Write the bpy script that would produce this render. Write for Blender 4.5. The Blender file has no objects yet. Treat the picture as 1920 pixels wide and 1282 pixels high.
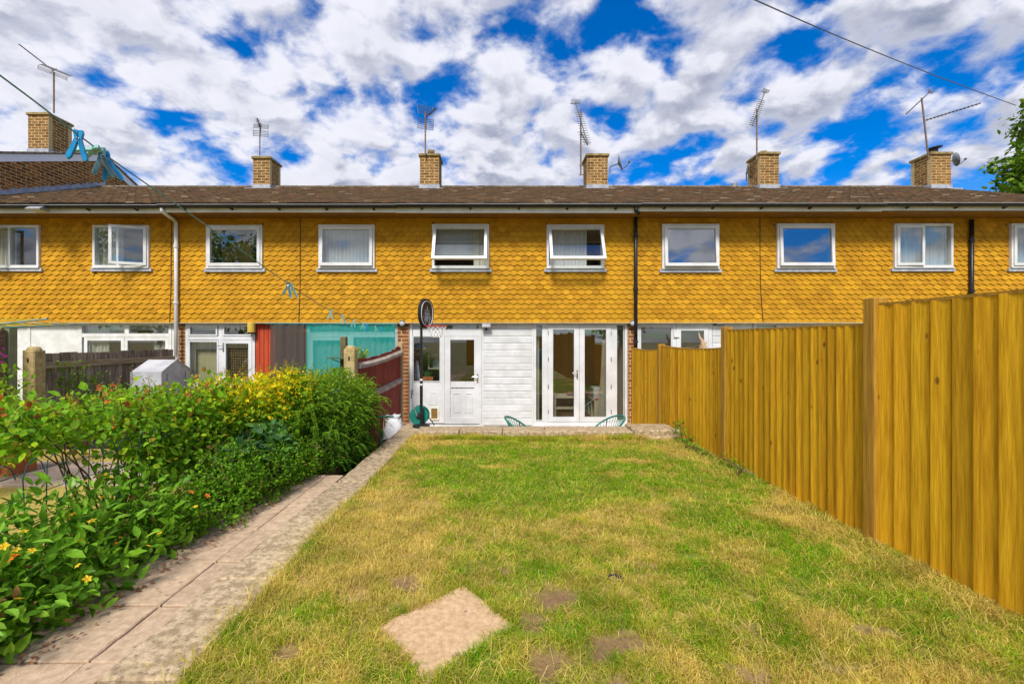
import bpy, math, random
import numpy as np
from mathutils import Vector, Matrix
random.seed(7); rng = np.random.default_rng(7)
S = bpy.context.scene; COL = S.collection
# ---------------------------------------------------------------- camera, world, sun, exposure
H = 1.475                                   # eye height over the lawn (lawn = z 0)
F = 1920 * 16 / 36.0                        # 16 mm lens, focal length in photo pixels
cam_d = bpy.data.cameras.new('camera'); cam_d.lens = 16; cam_d.sensor_width = 36
cam_d.shift_x = 25 / 1920; cam_d.shift_y = -3 / 1920; cam_d.clip_end = 2000; cam_d.clip_start = 0.05
cam = bpy.data.objects.new('camera', cam_d); COL.objects.link(cam)
cam.location = (0, 0, H); cam.rotation_euler = (math.radians(90), 0, 0); S.camera = cam
S.view_settings.view_transform = 'Standard'; S.view_settings.look = 'None'
S.view_settings.gamma = 1.0; S.view_settings.exposure = 0.88
SUN = Vector((-0.14, -0.66, 0.76)).normalized()

def NN(nt, t, **kw):
    n = nt.nodes.new(t)
    for k, v in kw.items(): setattr(n, k, v)
    return n
def setin(nt, n, key, v):
    if hasattr(v, 'is_output'): nt.links.new(v, n.inputs[key])
    else: n.inputs[key].default_value = v
def math_n(nt, op, a, b=0.0, c=None, clamp=False):
    n = NN(nt, 'ShaderNodeMath', operation=op, use_clamp=clamp)
    setin(nt, n, 0, a); setin(nt, n, 1, b)
    if c is not None: setin(nt, n, 2, c)
    return n.outputs[0]
def mapr(nt, v, a, b, c=0.0, d=1.0, smooth=True):
    n = NN(nt, 'ShaderNodeMapRange'); n.interpolation_type = 'SMOOTHSTEP' if smooth else 'LINEAR'
    setin(nt, n, 0, v)
    for i, q in enumerate((a, b, c, d)): n.inputs[1 + i].default_value = q
    return n.outputs[0]
def mixc(nt, fac, a, b, mode='MIX'):
    n = NN(nt, 'ShaderNodeMix', data_type='RGBA', blend_type=mode)
    setin(nt, n, 0, fac)
    for k, v in ((6, a), (7, b)):
        if hasattr(v, 'is_output'): nt.links.new(v, n.inputs[k])
        else: n.inputs[k].default_value = (*v[:3], 1)
    return n.outputs[2]
def noise(nt, vec, scale, detail=3, rough=.5, dist=0.0):
    n = NN(nt, 'ShaderNodeTexNoise'); nt.links.new(vec, n.inputs['Vector'])
    n.inputs['Scale'].default_value = scale; n.inputs['Detail'].default_value = detail
    n.inputs['Roughness'].default_value = rough; n.inputs['Distortion'].default_value = dist
    return n.outputs[0]

def make_world():
    w = bpy.data.worlds.new('World'); S.world = w; w.use_nodes = True
    nt = w.node_tree; nt.nodes.clear()
    sky = NN(nt, 'ShaderNodeTexSky', sky_type='NISHITA'); sky.sun_disc = False
    sky.sun_elevation = math.asin(SUN.z); sky.sun_rotation = math.atan2(SUN.x, SUN.y)
    sky.air_density = 1.0; sky.dust_density = 0.3; sky.ozone_density = 2.0
    tc = NN(nt, 'ShaderNodeTexCoord'); d = tc.outputs['Generated']
    sx = NN(nt, 'ShaderNodeSeparateXYZ'); nt.links.new(d, sx.inputs[0])
    z = math_n(nt, 'MAXIMUM', sx.outputs[2], 0.0)
    zz = math_n(nt, 'ADD', z, 0.30)
    u = math_n(nt, 'DIVIDE', sx.outputs[0], zz); v = math_n(nt, 'DIVIDE', sx.outputs[1], zz)
    def plane(ou, ov):
        c = NN(nt, 'ShaderNodeCombineXYZ'); nt.links.new(math_n(nt, 'ADD', u, ou), c.inputs[0])
        nt.links.new(math_n(nt, 'ADD', v, ov), c.inputs[1]); c.inputs[2].default_value = 3.7
        return c.outputs[0]
    def dens(p):
        a = noise(nt, p, 6.2, 5, .48, .25); b = noise(nt, p, 1.9, 2, .5); c = noise(nt, p, 19.0, 7, .62, .3)
        s = math_n(nt, 'MULTIPLY_ADD', a, .64, math_n(nt, 'MULTIPLY', b, .34))
        return math_n(nt, 'MULTIPLY_ADD', c, .15, s)
    OU, OV = -19.4, 9.1
    p0 = plane(OU, OV); d0 = dens(p0); d1 = dens(plane(OU - .01, OV - .055))
    d0 = math_n(nt, 'MULTIPLY_ADD', sx.outputs[0], -.06, d0)
    cover = mapr(nt, d0, .465, .588)
    thick = mapr(nt, d0, .54, .705)
    lit = mapr(nt, math_n(nt, 'SUBTRACT', d0, d1), -.085, .065)
    fine = noise(nt, p0, 9, 6, .6)
    shade = math_n(nt, 'SUBTRACT', 1.0, math_n(nt, 'MULTIPLY', thick, math_n(nt, 'MULTIPLY_ADD', lit, -.80, .95)))
    shade = math_n(nt, 'MULTIPLY', shade, math_n(nt, 'MULTIPLY_ADD', lit, .52, .52))
    shade = math_n(nt, 'MULTIPLY_ADD', math_n(nt, 'SUBTRACT', fine, .5), .30, shade)
    cloud = mixc(nt, math_n(nt, 'MINIMUM', math_n(nt, 'MAXIMUM', shade, 0.0), 1.0), (.135, .160, .235), (.480, .485, .535))
    hs = NN(nt, 'ShaderNodeHueSaturation'); hs.inputs['Saturation'].default_value = 1.62; hs.inputs['Value'].default_value = 1.0
    nt.links.new(sky.outputs[0], hs.inputs['Color'])
    skyc = mixc(nt, 1.0, hs.outputs[0], (.045, .072, .094), 'MULTIPLY')
    haze = mapr(nt, z, .0, .30)
    cover = math_n(nt, 'MAXIMUM', cover, math_n(nt, 'MULTIPLY_ADD', haze, -.45, .45))
    col = mixc(nt, cover, skyc, cloud)
    bg = NN(nt, 'ShaderNodeBackground'); nt.links.new(col, bg.inputs[0]); bg.inputs[1].default_value = 1.0
    out = NN(nt, 'ShaderNodeOutputWorld'); nt.links.new(bg.outputs[0], out.inputs[0])
make_world()
sd = bpy.data.lights.new('sun', 'SUN'); sd.energy = 2.4; sd.angle = math.radians(14); sd.color = (1.0, .955, .88)
sun = bpy.data.objects.new('sun', sd); COL.objects.link(sun)
sun.rotation_euler = (-SUN).to_track_quat('-Z', 'Y').to_euler(); sun.location = (-8, -10, 20)
S.cycles.max_bounces = 7; S.cycles.transparent_max_bounces = 14; S.cycles.caustics_reflective = False; S.cycles.caustics_refractive = False
try: S.cycles.use_denoising = True
except Exception: pass

# ---------------------------------------------------------------- helpers
def X(px, Y): return (px - 935) / F * Y          # calibration: photo pixel -> metres at depth Y
def Z(py, Y): return H - (py - 638) / F * Y

MATS = {}
def M(name, base, base2=None, rough=.65, scale=6., detail=4, rnd=0., bump=0., bscale=60., stretch=(1, 1, 1), spec=.35,
      ramp=(.35, .65), attr=False, transl=0., metal=0., spots=None, sheen=0.):
    """procedural surface: two-tone noise in world space, per-object tone, fine relief"""
    if name in MATS: return MATS[name]
    m = bpy.data.materials.new(name); m.use_nodes = True; nt = m.node_tree
    b = nt.nodes['Principled BSDF']; b.inputs['Roughness'].default_value = rough
    b.inputs['Specular IOR Level'].default_value = spec; b.inputs['Metallic'].default_value = metal
    g = NN(nt, 'ShaderNodeNewGeometry'); mp = NN(nt, 'ShaderNodeMapping'); mp.inputs['Scale'].default_value = stretch
    nt.links.new(g.outputs['Position'], mp.inputs[0]); vec = mp.outputs[0]
    if rnd or attr:
        oi = NN(nt, 'ShaderNodeObjectInfo')
    if rnd:
        off = NN(nt, 'ShaderNodeVectorMath', operation='ADD'); nt.links.new(vec, off.inputs[0])
        cx = NN(nt, 'ShaderNodeCombineXYZ')
        for i in range(3): nt.links.new(math_n(nt, 'MULTIPLY', oi.outputs['Random'], 37. + 11 * i), cx.inputs[i])
        nt.links.new(cx.outputs[0], off.inputs[1]); vec = off.outputs[0]
    n1 = noise(nt, vec, scale, detail, .6)
    if attr:
        a = NN(nt, 'ShaderNodeAttribute', attribute_name='Col'); c = a.outputs['Color']
        col = mixc(nt, 1.0, c, mixc(nt, mapr(nt, n1, .3, .7), (.82, .82, .82), (1.15, 1.15, 1.15)), 'MULTIPLY')
    else:
        col = mixc(nt, mapr(nt, n1, *ramp), base, base2 or [min(1, q * 1.25) for q in base])
    if spots:
        vo = NN(nt, 'ShaderNodeTexVoronoi'); mp2 = NN(nt, 'ShaderNodeMapping'); mp2.inputs['Scale'].default_value = spots[3] if len(spots) > 3 else stretch; nt.links.new(g.outputs['Position'], mp2.inputs[0]); nt.links.new(mp2.outputs[0], vo.inputs['Vector']); vo.inputs['Scale'].default_value = spots[0]
        col = mixc(nt, mapr(nt, vo.outputs['Distance'], spots[1], spots[1] * 2.2, .85, 0.), col, spots[2])
    if rnd:
        hs = NN(nt, 'ShaderNodeHueSaturation'); nt.links.new(col, hs.inputs['Color'])
        nt.links.new(math_n(nt, 'MULTIPLY_ADD', oi.outputs['Random'], 2 * rnd, 1 - rnd), hs.inputs['Value'])
        r2 = math_n(nt, 'FRACT', math_n(nt, 'MULTIPLY', oi.outputs['Random'], 7.31))
        nt.links.new(math_n(nt, 'MULTIPLY_ADD', r2, rnd * .028, .5 - rnd * .014), hs.inputs['Hue']); col = hs.outputs[0]
    nt.links.new(col, b.inputs['Base Color'])
    if bump:
        bp = NN(nt, 'ShaderNodeBump'); bp.inputs['Strength'].default_value = bump; bp.inputs['Distance'].default_value = .01
        nt.links.new(noise(nt, vec, bscale, 4, .65), bp.inputs['Height']); nt.links.new(bp.outputs[0], b.inputs['Normal'])
    if transl:
        t = NN(nt, 'ShaderNodeBsdfTranslucent'); nt.links.new(col, t.inputs[0]); mx = NN(nt, 'ShaderNodeMixShader')
        mx.inputs[0].default_value = transl; out = nt.nodes['Material Output']
        nt.links.new(b.outputs[0], mx.inputs[1]); nt.links.new(t.outputs[0], mx.inputs[2]); nt.links.new(mx.outputs[0], out.inputs[0])
    MATS[name] = m; return m

def glass(name, tint=(.93, .96, .95), base=.10):
    if name in MATS: return MATS[name]
    m = bpy.data.materials.new(name); m.use_nodes = True; nt = m.node_tree; nt.nodes.clear()
    out = NN(nt, 'ShaderNodeOutputMaterial'); t = NN(nt, 'ShaderNodeBsdfTransparent'); t.inputs[0].default_value = (*tint, 1)
    gl = NN(nt, 'ShaderNodeBsdfGlossy'); gl.inputs['Roughness'].default_value = .004
    fr = NN(nt, 'ShaderNodeLayerWeight'); fr.inputs[0].default_value = .5; f5 = math_n(nt, 'MULTIPLY_ADD', math_n(nt, 'POWER', fr.outputs['Facing'], 4.0), .8, .04 + base * .75)
    mx = NN(nt, 'ShaderNodeMixShader'); nt.links.new(math_n(nt, 'MINIMUM', f5, 1.0), mx.inputs[0])
    nt.links.new(t.outputs[0], mx.inputs[1]); nt.links.new(gl.outputs[0], mx.inputs[2]); nt.links.new(mx.outputs[0], out.inputs[0])
    MATS[name] = m; return m
def netmat(name, c, hole):
    """woven net: partly open"""
    if name in MATS: return MATS[name]
    m = bpy.data.materials.new(name); m.use_nodes = True; nt = m.node_tree; b = nt.nodes['Principled BSDF']; b.inputs['Roughness'].default_value = .9
    g = NN(nt, 'ShaderNodeNewGeometry'); n1 = noise(nt, g.outputs['Position'], 9, 4, .6)
    nt.links.new(mixc(nt, n1, [q * .85 for q in c], [min(1, q * 1.15) for q in c]), b.inputs['Base Color'])
    t = NN(nt, 'ShaderNodeBsdfTransparent'); tl = NN(nt, 'ShaderNodeBsdfTranslucent'); tl.inputs[0].default_value = (*c, 1)
    m1 = NN(nt, 'ShaderNodeMixShader'); m1.inputs[0].default_value = .35; nt.links.new(b.outputs[0], m1.inputs[1]); nt.links.new(tl.outputs[0], m1.inputs[2])
    m2 = NN(nt, 'ShaderNodeMixShader'); m2.inputs[0].default_value = hole; nt.links.new(m1.outputs[0], m2.inputs[1]); nt.links.new(t.outputs[0], m2.inputs[2])
    nt.links.new(m2.outputs[0], nt.nodes['Material Output'].inputs[0]); MATS[name] = m; return m

def origin(o):
    p = Vector((0, 0, 0))
    while o: p += o.location; o = o.parent
    return p
def link(name, me, mat, parent=None, kind=None):
    o = bpy.data.objects.new(name, me); COL.objects.link(o)
    if mat and not me.materials: me.materials.append(mat)
    if parent: o.parent = parent
    if kind: o['kind'] = kind
    return o
def tag(o, label, cat, group=None):
    o['label'] = label; o['category'] = cat
    if group: o['group'] = group
    return o
def thing(name, label, cat, loc=(0, 0, 0), group=None):
    o = bpy.data.objects.new(name, None); COL.objects.link(o); o.location = loc; o.empty_display_size = .1
    return tag(o, label, cat, group)

class MB:
    def __init__(s): s.v = []; s.f = []; s.T = None
    def add(s, vs, fs):
        n = len(s.v)
        if s.T is not None: vs = [tuple(s.T @ Vector(q)) for q in vs]
        s.v += [tuple(q) for q in vs]; s.f += [tuple(i + n for i in q) for q in fs]; return s
    def box(s, x0, x1, y0, y1, z0, z1):
        return s.add([(x0, y0, z0), (x1, y0, z0), (x1, y1, z0), (x0, y1, z0), (x0, y0, z1), (x1, y0, z1), (x1, y1, z1), (x0, y1, z1)],
                     [(0, 3, 2, 1), (4, 5, 6, 7), (0, 1, 5, 4), (1, 2, 6, 5), (2, 3, 7, 6), (3, 0, 4, 7)])
    def bbox(s, x0, x1, y0, y1, z0, z1, b=.008):
        """box with chamfered vertical and top edges"""
        r = lambda i: [(x0 + b, y0 + i), (x1 - b, y0 + i), (x1 - i, y0 + b), (x1 - i, y1 - b), (x1 - b, y1 - i), (x0 + b, y1 - i), (x0 + i, y1 - b), (x0 + i, y0 + b)]
        vs = [(p[0], p[1], z0) for p in r(0)] + [(p[0], p[1], z1 - b) for p in r(0)]
        vs += [(min(max(p[0], x0 + b), x1 - b), min(max(p[1], y0 + b), y1 - b), z1) for p in r(b)]
        fs = [tuple(range(7, -1, -1)), tuple(range(16, 24))]
        for k in (0, 8):
            for i in range(8): j = (i + 1) % 8; fs.append((k + i, k + j, k + 8 + j, k + 8 + i))
        return s.add(vs, fs)
    def frame(s, x0, x1, z0, z1, y0, y1, w, wt=None, wb=None):
        wt = wt or w; wb = wb or w
        s.box(x0, x0 + w, y0, y1, z0, z1); s.box(x1 - w, x1, y0, y1, z0, z1)
        s.box(x0 + w, x1 - w, y0 + .001, y1 - .001, z0, z0 + wb); s.box(x0 + w, x1 - w, y0 + .001, y1 - .001, z1 - wt, z1); return s
    def prism(s, poly, a0, a1, axis='y'):
        n = len(poly)
        def P(q, a): return (q[0], a, q[1]) if axis == 'y' else ((a, q[0], q[1]) if axis == 'x' else (q[0], q[1], a))
        return s.add([P(q, a0) for q in poly] + [P(q, a1) for q in poly],
                     [tuple(range(n)), tuple(range(2 * n - 1, n - 1, -1))] + [(i, i + n, (i + 1) % n + n, (i + 1) % n) for i in range(n)])
    def tube(s, pts, r, seg=8, caps=True):
        pts = [Vector(p) for p in pts]; n = len(pts); rs = r if isinstance(r, (list, tuple)) else [r] * n
        vs = []; fs = []; ref = None
        for i, p in enumerate(pts):
            t = (pts[min(i + 1, n - 1)] - pts[max(i - 1, 0)]).normalized()
            if ref is None: ref = Vector((0, 0, 1)) if abs(t.z) < .9 else Vector((1, 0, 0))
            u = t.cross(ref).normalized(); w = u.cross(t).normalized(); ref = w
            for k in range(seg):
                a = 2 * math.pi * k / seg; vs.append(p + (u * math.cos(a) + w * math.sin(a)) * rs[i])
        for i in range(n - 1):
            for k in range(seg):
                j = (k + 1) % seg; fs.append((i * seg + k, i * seg + j, (i + 1) * seg + j, (i + 1) * seg + k))
        if caps: fs += [tuple(range(seg - 1, -1, -1)), tuple(range((n - 1) * seg, n * seg))]
        return s.add(vs, fs)
    def lathe(s, prof, c=(0, 0, 0), seg=16, axis='z'):
        vs = []; fs = []; n = len(prof)
        for r, h in prof:
            for k in range(seg):
                a = 2 * math.pi * k / seg; q = (r * math.cos(a), r * math.sin(a), h)
                if axis == 'y': q = (q[0], q[2], q[1])
                if axis == 'x': q = (q[2], q[0], q[1])
                vs.append((c[0] + q[0], c[1] + q[1], c[2] + q[2]))
        for i in range(n - 1):
            for k in range(seg):
                j = (k + 1) % seg; fs.append((i * seg + k, i * seg + j, (i + 1) * seg + j, (i + 1) * seg + k))
        fs += [tuple(range(seg - 1, -1, -1)), tuple(range((n - 1) * seg, n * seg))]
        return s.add(vs, fs)
    def build(s, name, mat, parent=None, kind=None, smooth=False, local=False):
        o = Vector((0, 0, 0)) if local else origin(parent)
        me = bpy.data.meshes.new(name); me.from_pydata([(q[0] - o.x, q[1] - o.y, q[2] - o.z) for q in s.v], [], s.f)
        if smooth: me.polygons.foreach_set('use_smooth', [True] * len(me.polygons))
        me.update(); return link(name, me, mat, parent, kind)

def np_mesh(name, V, Fc, colr, mat, parent=None, kind=None, smooth=False):
    o = origin(parent); V = np.asarray(V, np.float32) - np.array([o.x, o.y, o.z], np.float32)
    me = bpy.data.meshes.new(name); k = Fc.shape[1]
    me.vertices.add(len(V)); me.vertices.foreach_set('co', V.ravel().astype(np.float32))
    me.loops.add(Fc.size); me.loops.foreach_set('vertex_index', Fc.ravel().astype(np.int32))
    me.polygons.add(len(Fc)); me.polygons.foreach_set('loop_start', (np.arange(len(Fc)) * k).astype(np.int32))
    me.update(calc_edges=True)
    if colr is not None:
        ca = me.color_attributes.new('Col', 'FLOAT_COLOR', 'POINT')
        ca.data.foreach_set('color', np.hstack([colr, np.ones((len(colr), 1))]).astype(np.float32).ravel())
    if smooth: me.polygons.foreach_set('use_smooth', np.ones(len(Fc), bool))
    return link(name, me, mat, parent, kind)

def vnoise(x, y, s, seed=0):
    """smooth value noise for scattering"""
    x = np.asarray(x) * s + 100 + seed * 17.3; y = np.asarray(y) * s + 100 + seed * 9.1
    xi = np.floor(x).astype(int); yi = np.floor(y).astype(int); fx = x - xi; fy = y - yi
    fx = fx * fx * (3 - 2 * fx); fy = fy * fy * (3 - 2 * fy)
    def h(a, b):
        q = np.sin(a * 127.1 + b * 311.7 + seed * 74.7) * 43758.5453; return q - np.floor(q)
    return (h(xi, yi) * (1 - fx) + h(xi + 1, yi) * fx) * (1 - fy) + (h(xi, yi + 1) * (1 - fx) + h(xi + 1, yi + 1) * fx) * fy
def nrm(a): return a / np.maximum(np.linalg.norm(a, axis=1, keepdims=True), 1e-9)

# leaf shape: six points folded along the midrib
LEAF = np.array([[0, 0, 0], [-.36, .30, .07], [-.33, .65, .06], [0, 1, -.06], [.33, .65, .06], [.36, .30, .07]])
LEAFF = np.array([[0, 5, 4, 3], [0, 3, 2, 1]])
def leaves(name, P, D, N, size, width, colr, mat, parent, kind='stuff'):
    n = len(P); D = nrm(D); N = nrm(N - D * np.sum(N * D, 1, keepdims=True)); U = np.cross(D, N)
    L = LEAF[None]
    V = P[:, None] + (U[:, None] * L[..., 0:1] * width[:, None, None] + D[:, None] * L[..., 1:2] + N[:, None] * L[..., 2:3]) * size[:, None, None]
    Fc = (LEAFF[None] + (np.arange(n) * 6)[:, None, None]).reshape(-1, 4)
    return np_mesh(name, V.reshape(-1, 3), Fc, np.repeat(colr, 6, 0), mat, parent, kind)
def blob(els, n, inner=.55, lump=.22, seed=0):
    """points near the surface of lumpy ellipsoids, with outward direction"""
    els = np.array(els, float); w = (els[:, 3] * els[:, 4] * els[:, 5]) ** .67; k = rng.choice(len(els), n, p=w / w.sum())
    d = nrm(rng.normal(size=(n, 3))); e = els[k]
    th = np.arctan2(d[:, 1], d[:, 0]) * 1.6; lm = 1 + lump * (vnoise(th + k * 3.1, d[:, 2] * 2.2, 1.7, seed) - .5) * 2
    r = (inner + (1 - inner) * rng.random(n) ** .6) * lm
    return e[:, :3] + d * e[:, 3:] * r[:, None], d, r

# ---------------------------------------------------------------- materials
TILE = M('tile_ochre', (.42, .200, .014), (.59, .305, .020), .75, 1.6, 7, rnd=.10, bump=.25, bscale=90, spec=.08, ramp=(.3, .7))
WHITE = M('white_upvc', (.64, .64, .63), (.74, .74, .735), .35, 3, 2, spec=.4)
OLDWHITE = M('aged_white_paint', (.66, .65, .60), (.80, .79, .76), .5, 5, 4)
CLAD = M('white_cladding', (.60, .595, .57), (.73, .73, .72), .4, 3, 6, rnd=.03)
FASC = M('white_fascia', (.66, .65, .60), (.82, .82, .80), .5, 2.5, 5)
SOFF = M('brown_soffit', (.20, .095, .012), (.26, .125, .016), .7, 6, 3)
BLACK = M('black_plastic', (.012, .012, .013), (.022, .022, .022), .4, 12, 3)
ROOF = M('brown_roof_tile', (1, 1, 1), attr=True, rough=.9, scale=22, bump=.4, bscale=70, spec=.05)
BRICK = M('stock_brick', (.16, .075, .022), (.34, .17, .055), .85, 9, 5, rnd=.28, bump=.5, bscale=55, spec=.15)
GBRICK = M('gable_brick', (.16, .055, .014), (.34, .13, .030), .85, 9, 5, rnd=.38, bump=.4, bscale=55, spec=.15)
PBRICK = M('red_brick', (.22, .070, .030), (.32, .115, .045), .85, 12, 5, rnd=.22, bump=.4, bscale=55, spec=.15)
MORT = M('mortar', (.50, .38, .17), (.62, .48, .25), .95, 14, 5, bump=.3)
CAP = M('chimney_capping', (.20, .15, .06), (.36, .27, .11), .9, 7, 5, bump=.5, bscale=40)
LEAD = M('lead_flashing', (.30, .32, .36), (.45, .47, .51), .55, 8, 4)
WOOD = M('treated_featheredge', (.42, .198, .008), (.80, .45, .022), .75, 4.2, 8, rnd=.25, bump=.45, bscale=8, stretch=(11, 11, .7), spec=.08, ramp=(.18, .80),
         spots=(6.0, .048, (.15, .055, .010), (0, 1, .55)))
POSTW = M('treated_post', (.30, .150, .012), (.46, .25, .025), .75, 5, 6, rnd=.10, bump=.4, bscale=9, stretch=(8, 8, .5), spots=(3.1, .04, (.12, .045, .008), (1, 0, .5)))
GREYW = M('weathered_grey_wood', (.15, .115, .085), (.36, .29, .22), .9, 6, 6, rnd=.25, bump=.5, bscale=12, stretch=(8, 8, .6))
GREYR = M('weathered_rail', (.25, .18, .10), (.42, .33, .21), .9, 6, 6, rnd=.1, bump=.5, stretch=(1, .6, 8))
REDW = M('red_stained_wood', (.155, .020, .010), (.30, .050, .026), .8, 6, 6, rnd=.25, bump=.5, bscale=12, stretch=(8, 8, .6))
REDP = M('red_painted_boards', (.45, .055, .018), (.52, .075, .025), .55, 3, 3, rnd=.06)
CONCP = M('concrete_post', (.36, .26, .10), (.52, .40, .19), .95, 16, 6, bump=.6, bscale=60)
CONC = M('pebbled_concrete', (.30, .220, .125), (.56, .425, .265), .95, 20, 9, rnd=.10, bump=1.0, bscale=38, spots=(26., .13, (.21, .155, .10), (1, 1, 0)))
SLAB = M('pink_paving', (.41, .280, .175), (.62, .450, .300), .95, 22, 9, rnd=.08, bump=.5, bscale=110, spots=(11, .07, (.26, .18, .12), (1, 1, 0)), ramp=(.25, .75))
SLABP = M('patio_slab', (.36, .31, .24), (.46, .40, .32), .9, 5, 6, rnd=.08, bump=.4)
SOIL = M('bare_soil', (.16, .10, .045), (.27, .18, .08), .95, 12, 6, bump=.8, bscale=30)
GLASS = glass('window_glass'); GLASS2 = glass('reflective_glass', (.80, .86, .90), .30); FROST = glass('frosted_door_glass', (.6, .62, .55), .14)
ROOMW = M('room_paint', (.68, .65, .58), (.74, .70, .62), .9, 2, 2)
ROOMF = M('room_floor', (.26, .14, .06), (.34, .20, .09), .6, 4, 4, stretch=(6, .5, 1))
NET = netmat('white_net_curtain', (.90, .91, .95), .12); CURT = M('cream_curtain', (.66, .62, .50), (.78, .74, .62), .9, 3, 3, transl=.3)
BLIND = M('pale_grey_blind', (.50, .54, .58), (.56, .60, .64), .8, 3, 3, transl=.25); DBLIND = M('dark_grey_blind', (.10, .11, .12), (.13, .14, .15), .8, 3, 3)
TEALN = netmat('teal_shade_net', (.006, .50, .44), .46); GREYN = netmat('grey_shade_net', (.105, .10, .085), .14)
METAL = M('aluminium', (.42, .42, .42), (.55, .55, .55), .4, 20, 3, metal=.7); RUST = M('rusty_mast', (.14, .085, .055), (.25, .16, .11), .7, 20, 4)
DKMET = M('dark_aerial_metal', (.075, .075, .078), (.13, .13, .13), .5, 20, 3); DISH = M('grey_dish', (.16, .18, .20), (.22, .24, .26), .5, 6, 3)
GREENP = M('green_plastic', (.008, .16, .125), (.012, .21, .165), .4, 8, 3); BLUEP = M('blue_peg_plastic', (.004, .22, .50), (.008, .29, .60), .38, 30, 3)
PALEG = M('pale_green_peg_plastic', (.17, .40, .34), (.23, .48, .42), .4, 30, 3); GREYPEG = M('grey_green_peg_plastic', (.07, .16, .17), (.10, .22, .24), .4, 30, 3)
CORD = M('teal_line_cord', (.07, .20, .20), (.12, .28, .27), .6, 60, 3); YCORD = M('yellow_line_cord', (.62, .44, .02), (.70, .52, .03), .6, 60, 3)
YLAMP = M('yellowed_lamp_plastic', (.60, .42, .06), (.66, .48, .09), .45, 10, 3); CHROME = M('chrome', (.6, .6, .6), (.7, .7, .7), .2, 10, 2, metal=1.)
LEAFM = M('leaf', (1, 1, 1), attr=True, rough=.55, scale=40, transl=.46, spec=.16)
GRASSM = M('grass_blade', (1, 1, 1), attr=True, rough=.6, scale=3, transl=.45, spec=.1)
BARK = M('bark', (.06, .038, .022), (.13, .085, .05), .9, 14, 5, bump=.6); TWIG = M('brown_twig', (.085, .040, .020), (.16, .085, .04), .85, 20, 4)
TERRA = M('terracotta', (.42, .12, .04), (.52, .17, .06), .8, 12, 4); SACK = M('white_sack', (.66, .66, .66), (.80, .80, .82), .6, 8, 4, bump=.6, bscale=14)
DARK = M('dark_fabric', (.02, .02, .024), (.035, .035, .04), .8, 10, 4); BLUE = M('blue_plastic', (.01, .14, .42), (.015, .19, .52), .4, 10, 3)
SHEET = M('pale_greenhouse_sheet', (.54, .54, .56), (.70, .70, .71), .45, 5, 4, bump=.3, bscale=9, transl=.25)
BLOOM = {k: M(k + '_petal', c, [min(1, q * 1.2) for q in c], .6, 30, 2, transl=.3) for k, c in dict(yellow=(.75, .52, .02), orange=(.70, .20, .01), pink=(.75, .45, .50), magenta=(.60, .03, .45), red=(.55, .05, .02)).items()}

# ---------------------------------------------------------------- ground, lawn, path, patio
g = MB(); g.add([(-400, -400, -.47), (400, -400, -.47), (400, 600, -.47), (-400, 600, -.47)], [(0, 1, 2, 3)])
g.build('ground', M('dry_ground', (.20, .17, .06), (.30, .25, .10), .95, 3, 5, bump=.4), kind='structure')
def grid_sheet(x0, x1, y0, y1, n, m, zf):
    xs = np.linspace(x0, x1, n); ys = np.linspace(y0, y1, m); XX, YY = np.meshgrid(xs, ys); V = np.stack([XX, YY, zf(XX, YY)], -1).reshape(-1, 3)
    i = np.arange((n - 1) * (m - 1)); r, c = i // (n - 1), i % (n - 1); a = r * n + c
    return V, np.stack([a, a + 1, a + n + 1, a + n], 1)
def kerbx(y): return -1.375 + .012 * (y - 2)          # lawn side of the kerb
SLABC = (-.275, 2.335)
SOILP = [(-.05, 3.35, .09, .05), (.95, 3.0, .12, .05), (1.25, 2.35, .10, .05), (-.40, 3.15, .10, .06), (.05, 2.9, .10, .05), (.45, 1.95, .12, .08), (1.9, 2.3, .10, .05), (-.95, 2.15, .10, .05), (.30, 2.62, .20, .15), (.60, 2.16, .22, .11), (.22, 2.10, .17, .13), (.62, 2.30, .10, .06), (.72, 2.81, .05, .035), (-.62, 2.75, .10, .09), (-.83, 2.55, .13, .06), (1.05, 2.03, .12, .06), (1.60, 2.06, .14, .06), (.38, 3.12, .08, .05), (1.42, 2.62, .07, .04), (.18, 2.38, .12, .12)]
def soilness(x, y):
    s = np.zeros_like(x); x, y = x + .16 * (vnoise(x, y, 7, 31) - .5) + .08 * (vnoise(x, y, 19, 32) - .5), y + .12 * (vnoise(x, y, 7, 33) - .5) + .06 * (vnoise(x, y, 19, 34) - .5)
    for cx, cy, rx, ry in SOILP: s = np.maximum(s, np.clip(1.15 - ((x - cx) / rx) ** 2 - ((y - cy) / ry) ** 2, 0, 1))
    return s
GREENP_ = [(.45, 6.15, 1.5, .35, .70), (.35, 5.0, 1.7, .8, .62), (.2, 4.2, 1.3, .6, .45), (1.9, 3.62, .35, .22, .75), (2.1, 3.1, .5, .4, .3), (.9, 4.9, .6, .3, .3), (-.4, 5.1, .5, .3, .35), (1.75, 2.5, .55, .35, .30), (2.3, 4.6, .3, .9, .35), (1.9, 5.9, .5, .4, .3)]
STRAW_ = [(-.07, 5.26, .26, .10, 1.1), (1.66, 5.55, .22, .15, .9), (1.22, 5.02, .45, .10, .8), (.95, 6.28, .75, .08, .8), (-1.1, 5.2, .22, 2.2, .55), (-.85, 4.1, .35, .8, .5), (-.75, 3.9, .35, .5, .4), (-1.0, 6.5, .5, .35, .6), (2.3, 5.9, .35, .3, .45), (2.45, 3.6, .22, 1.2, .5), (-.5, 2.9, .5, .5, .25), (.6, 3.5, .9, .35, .25), (1.1, 3.9, .3, .2, .3)]
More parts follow.
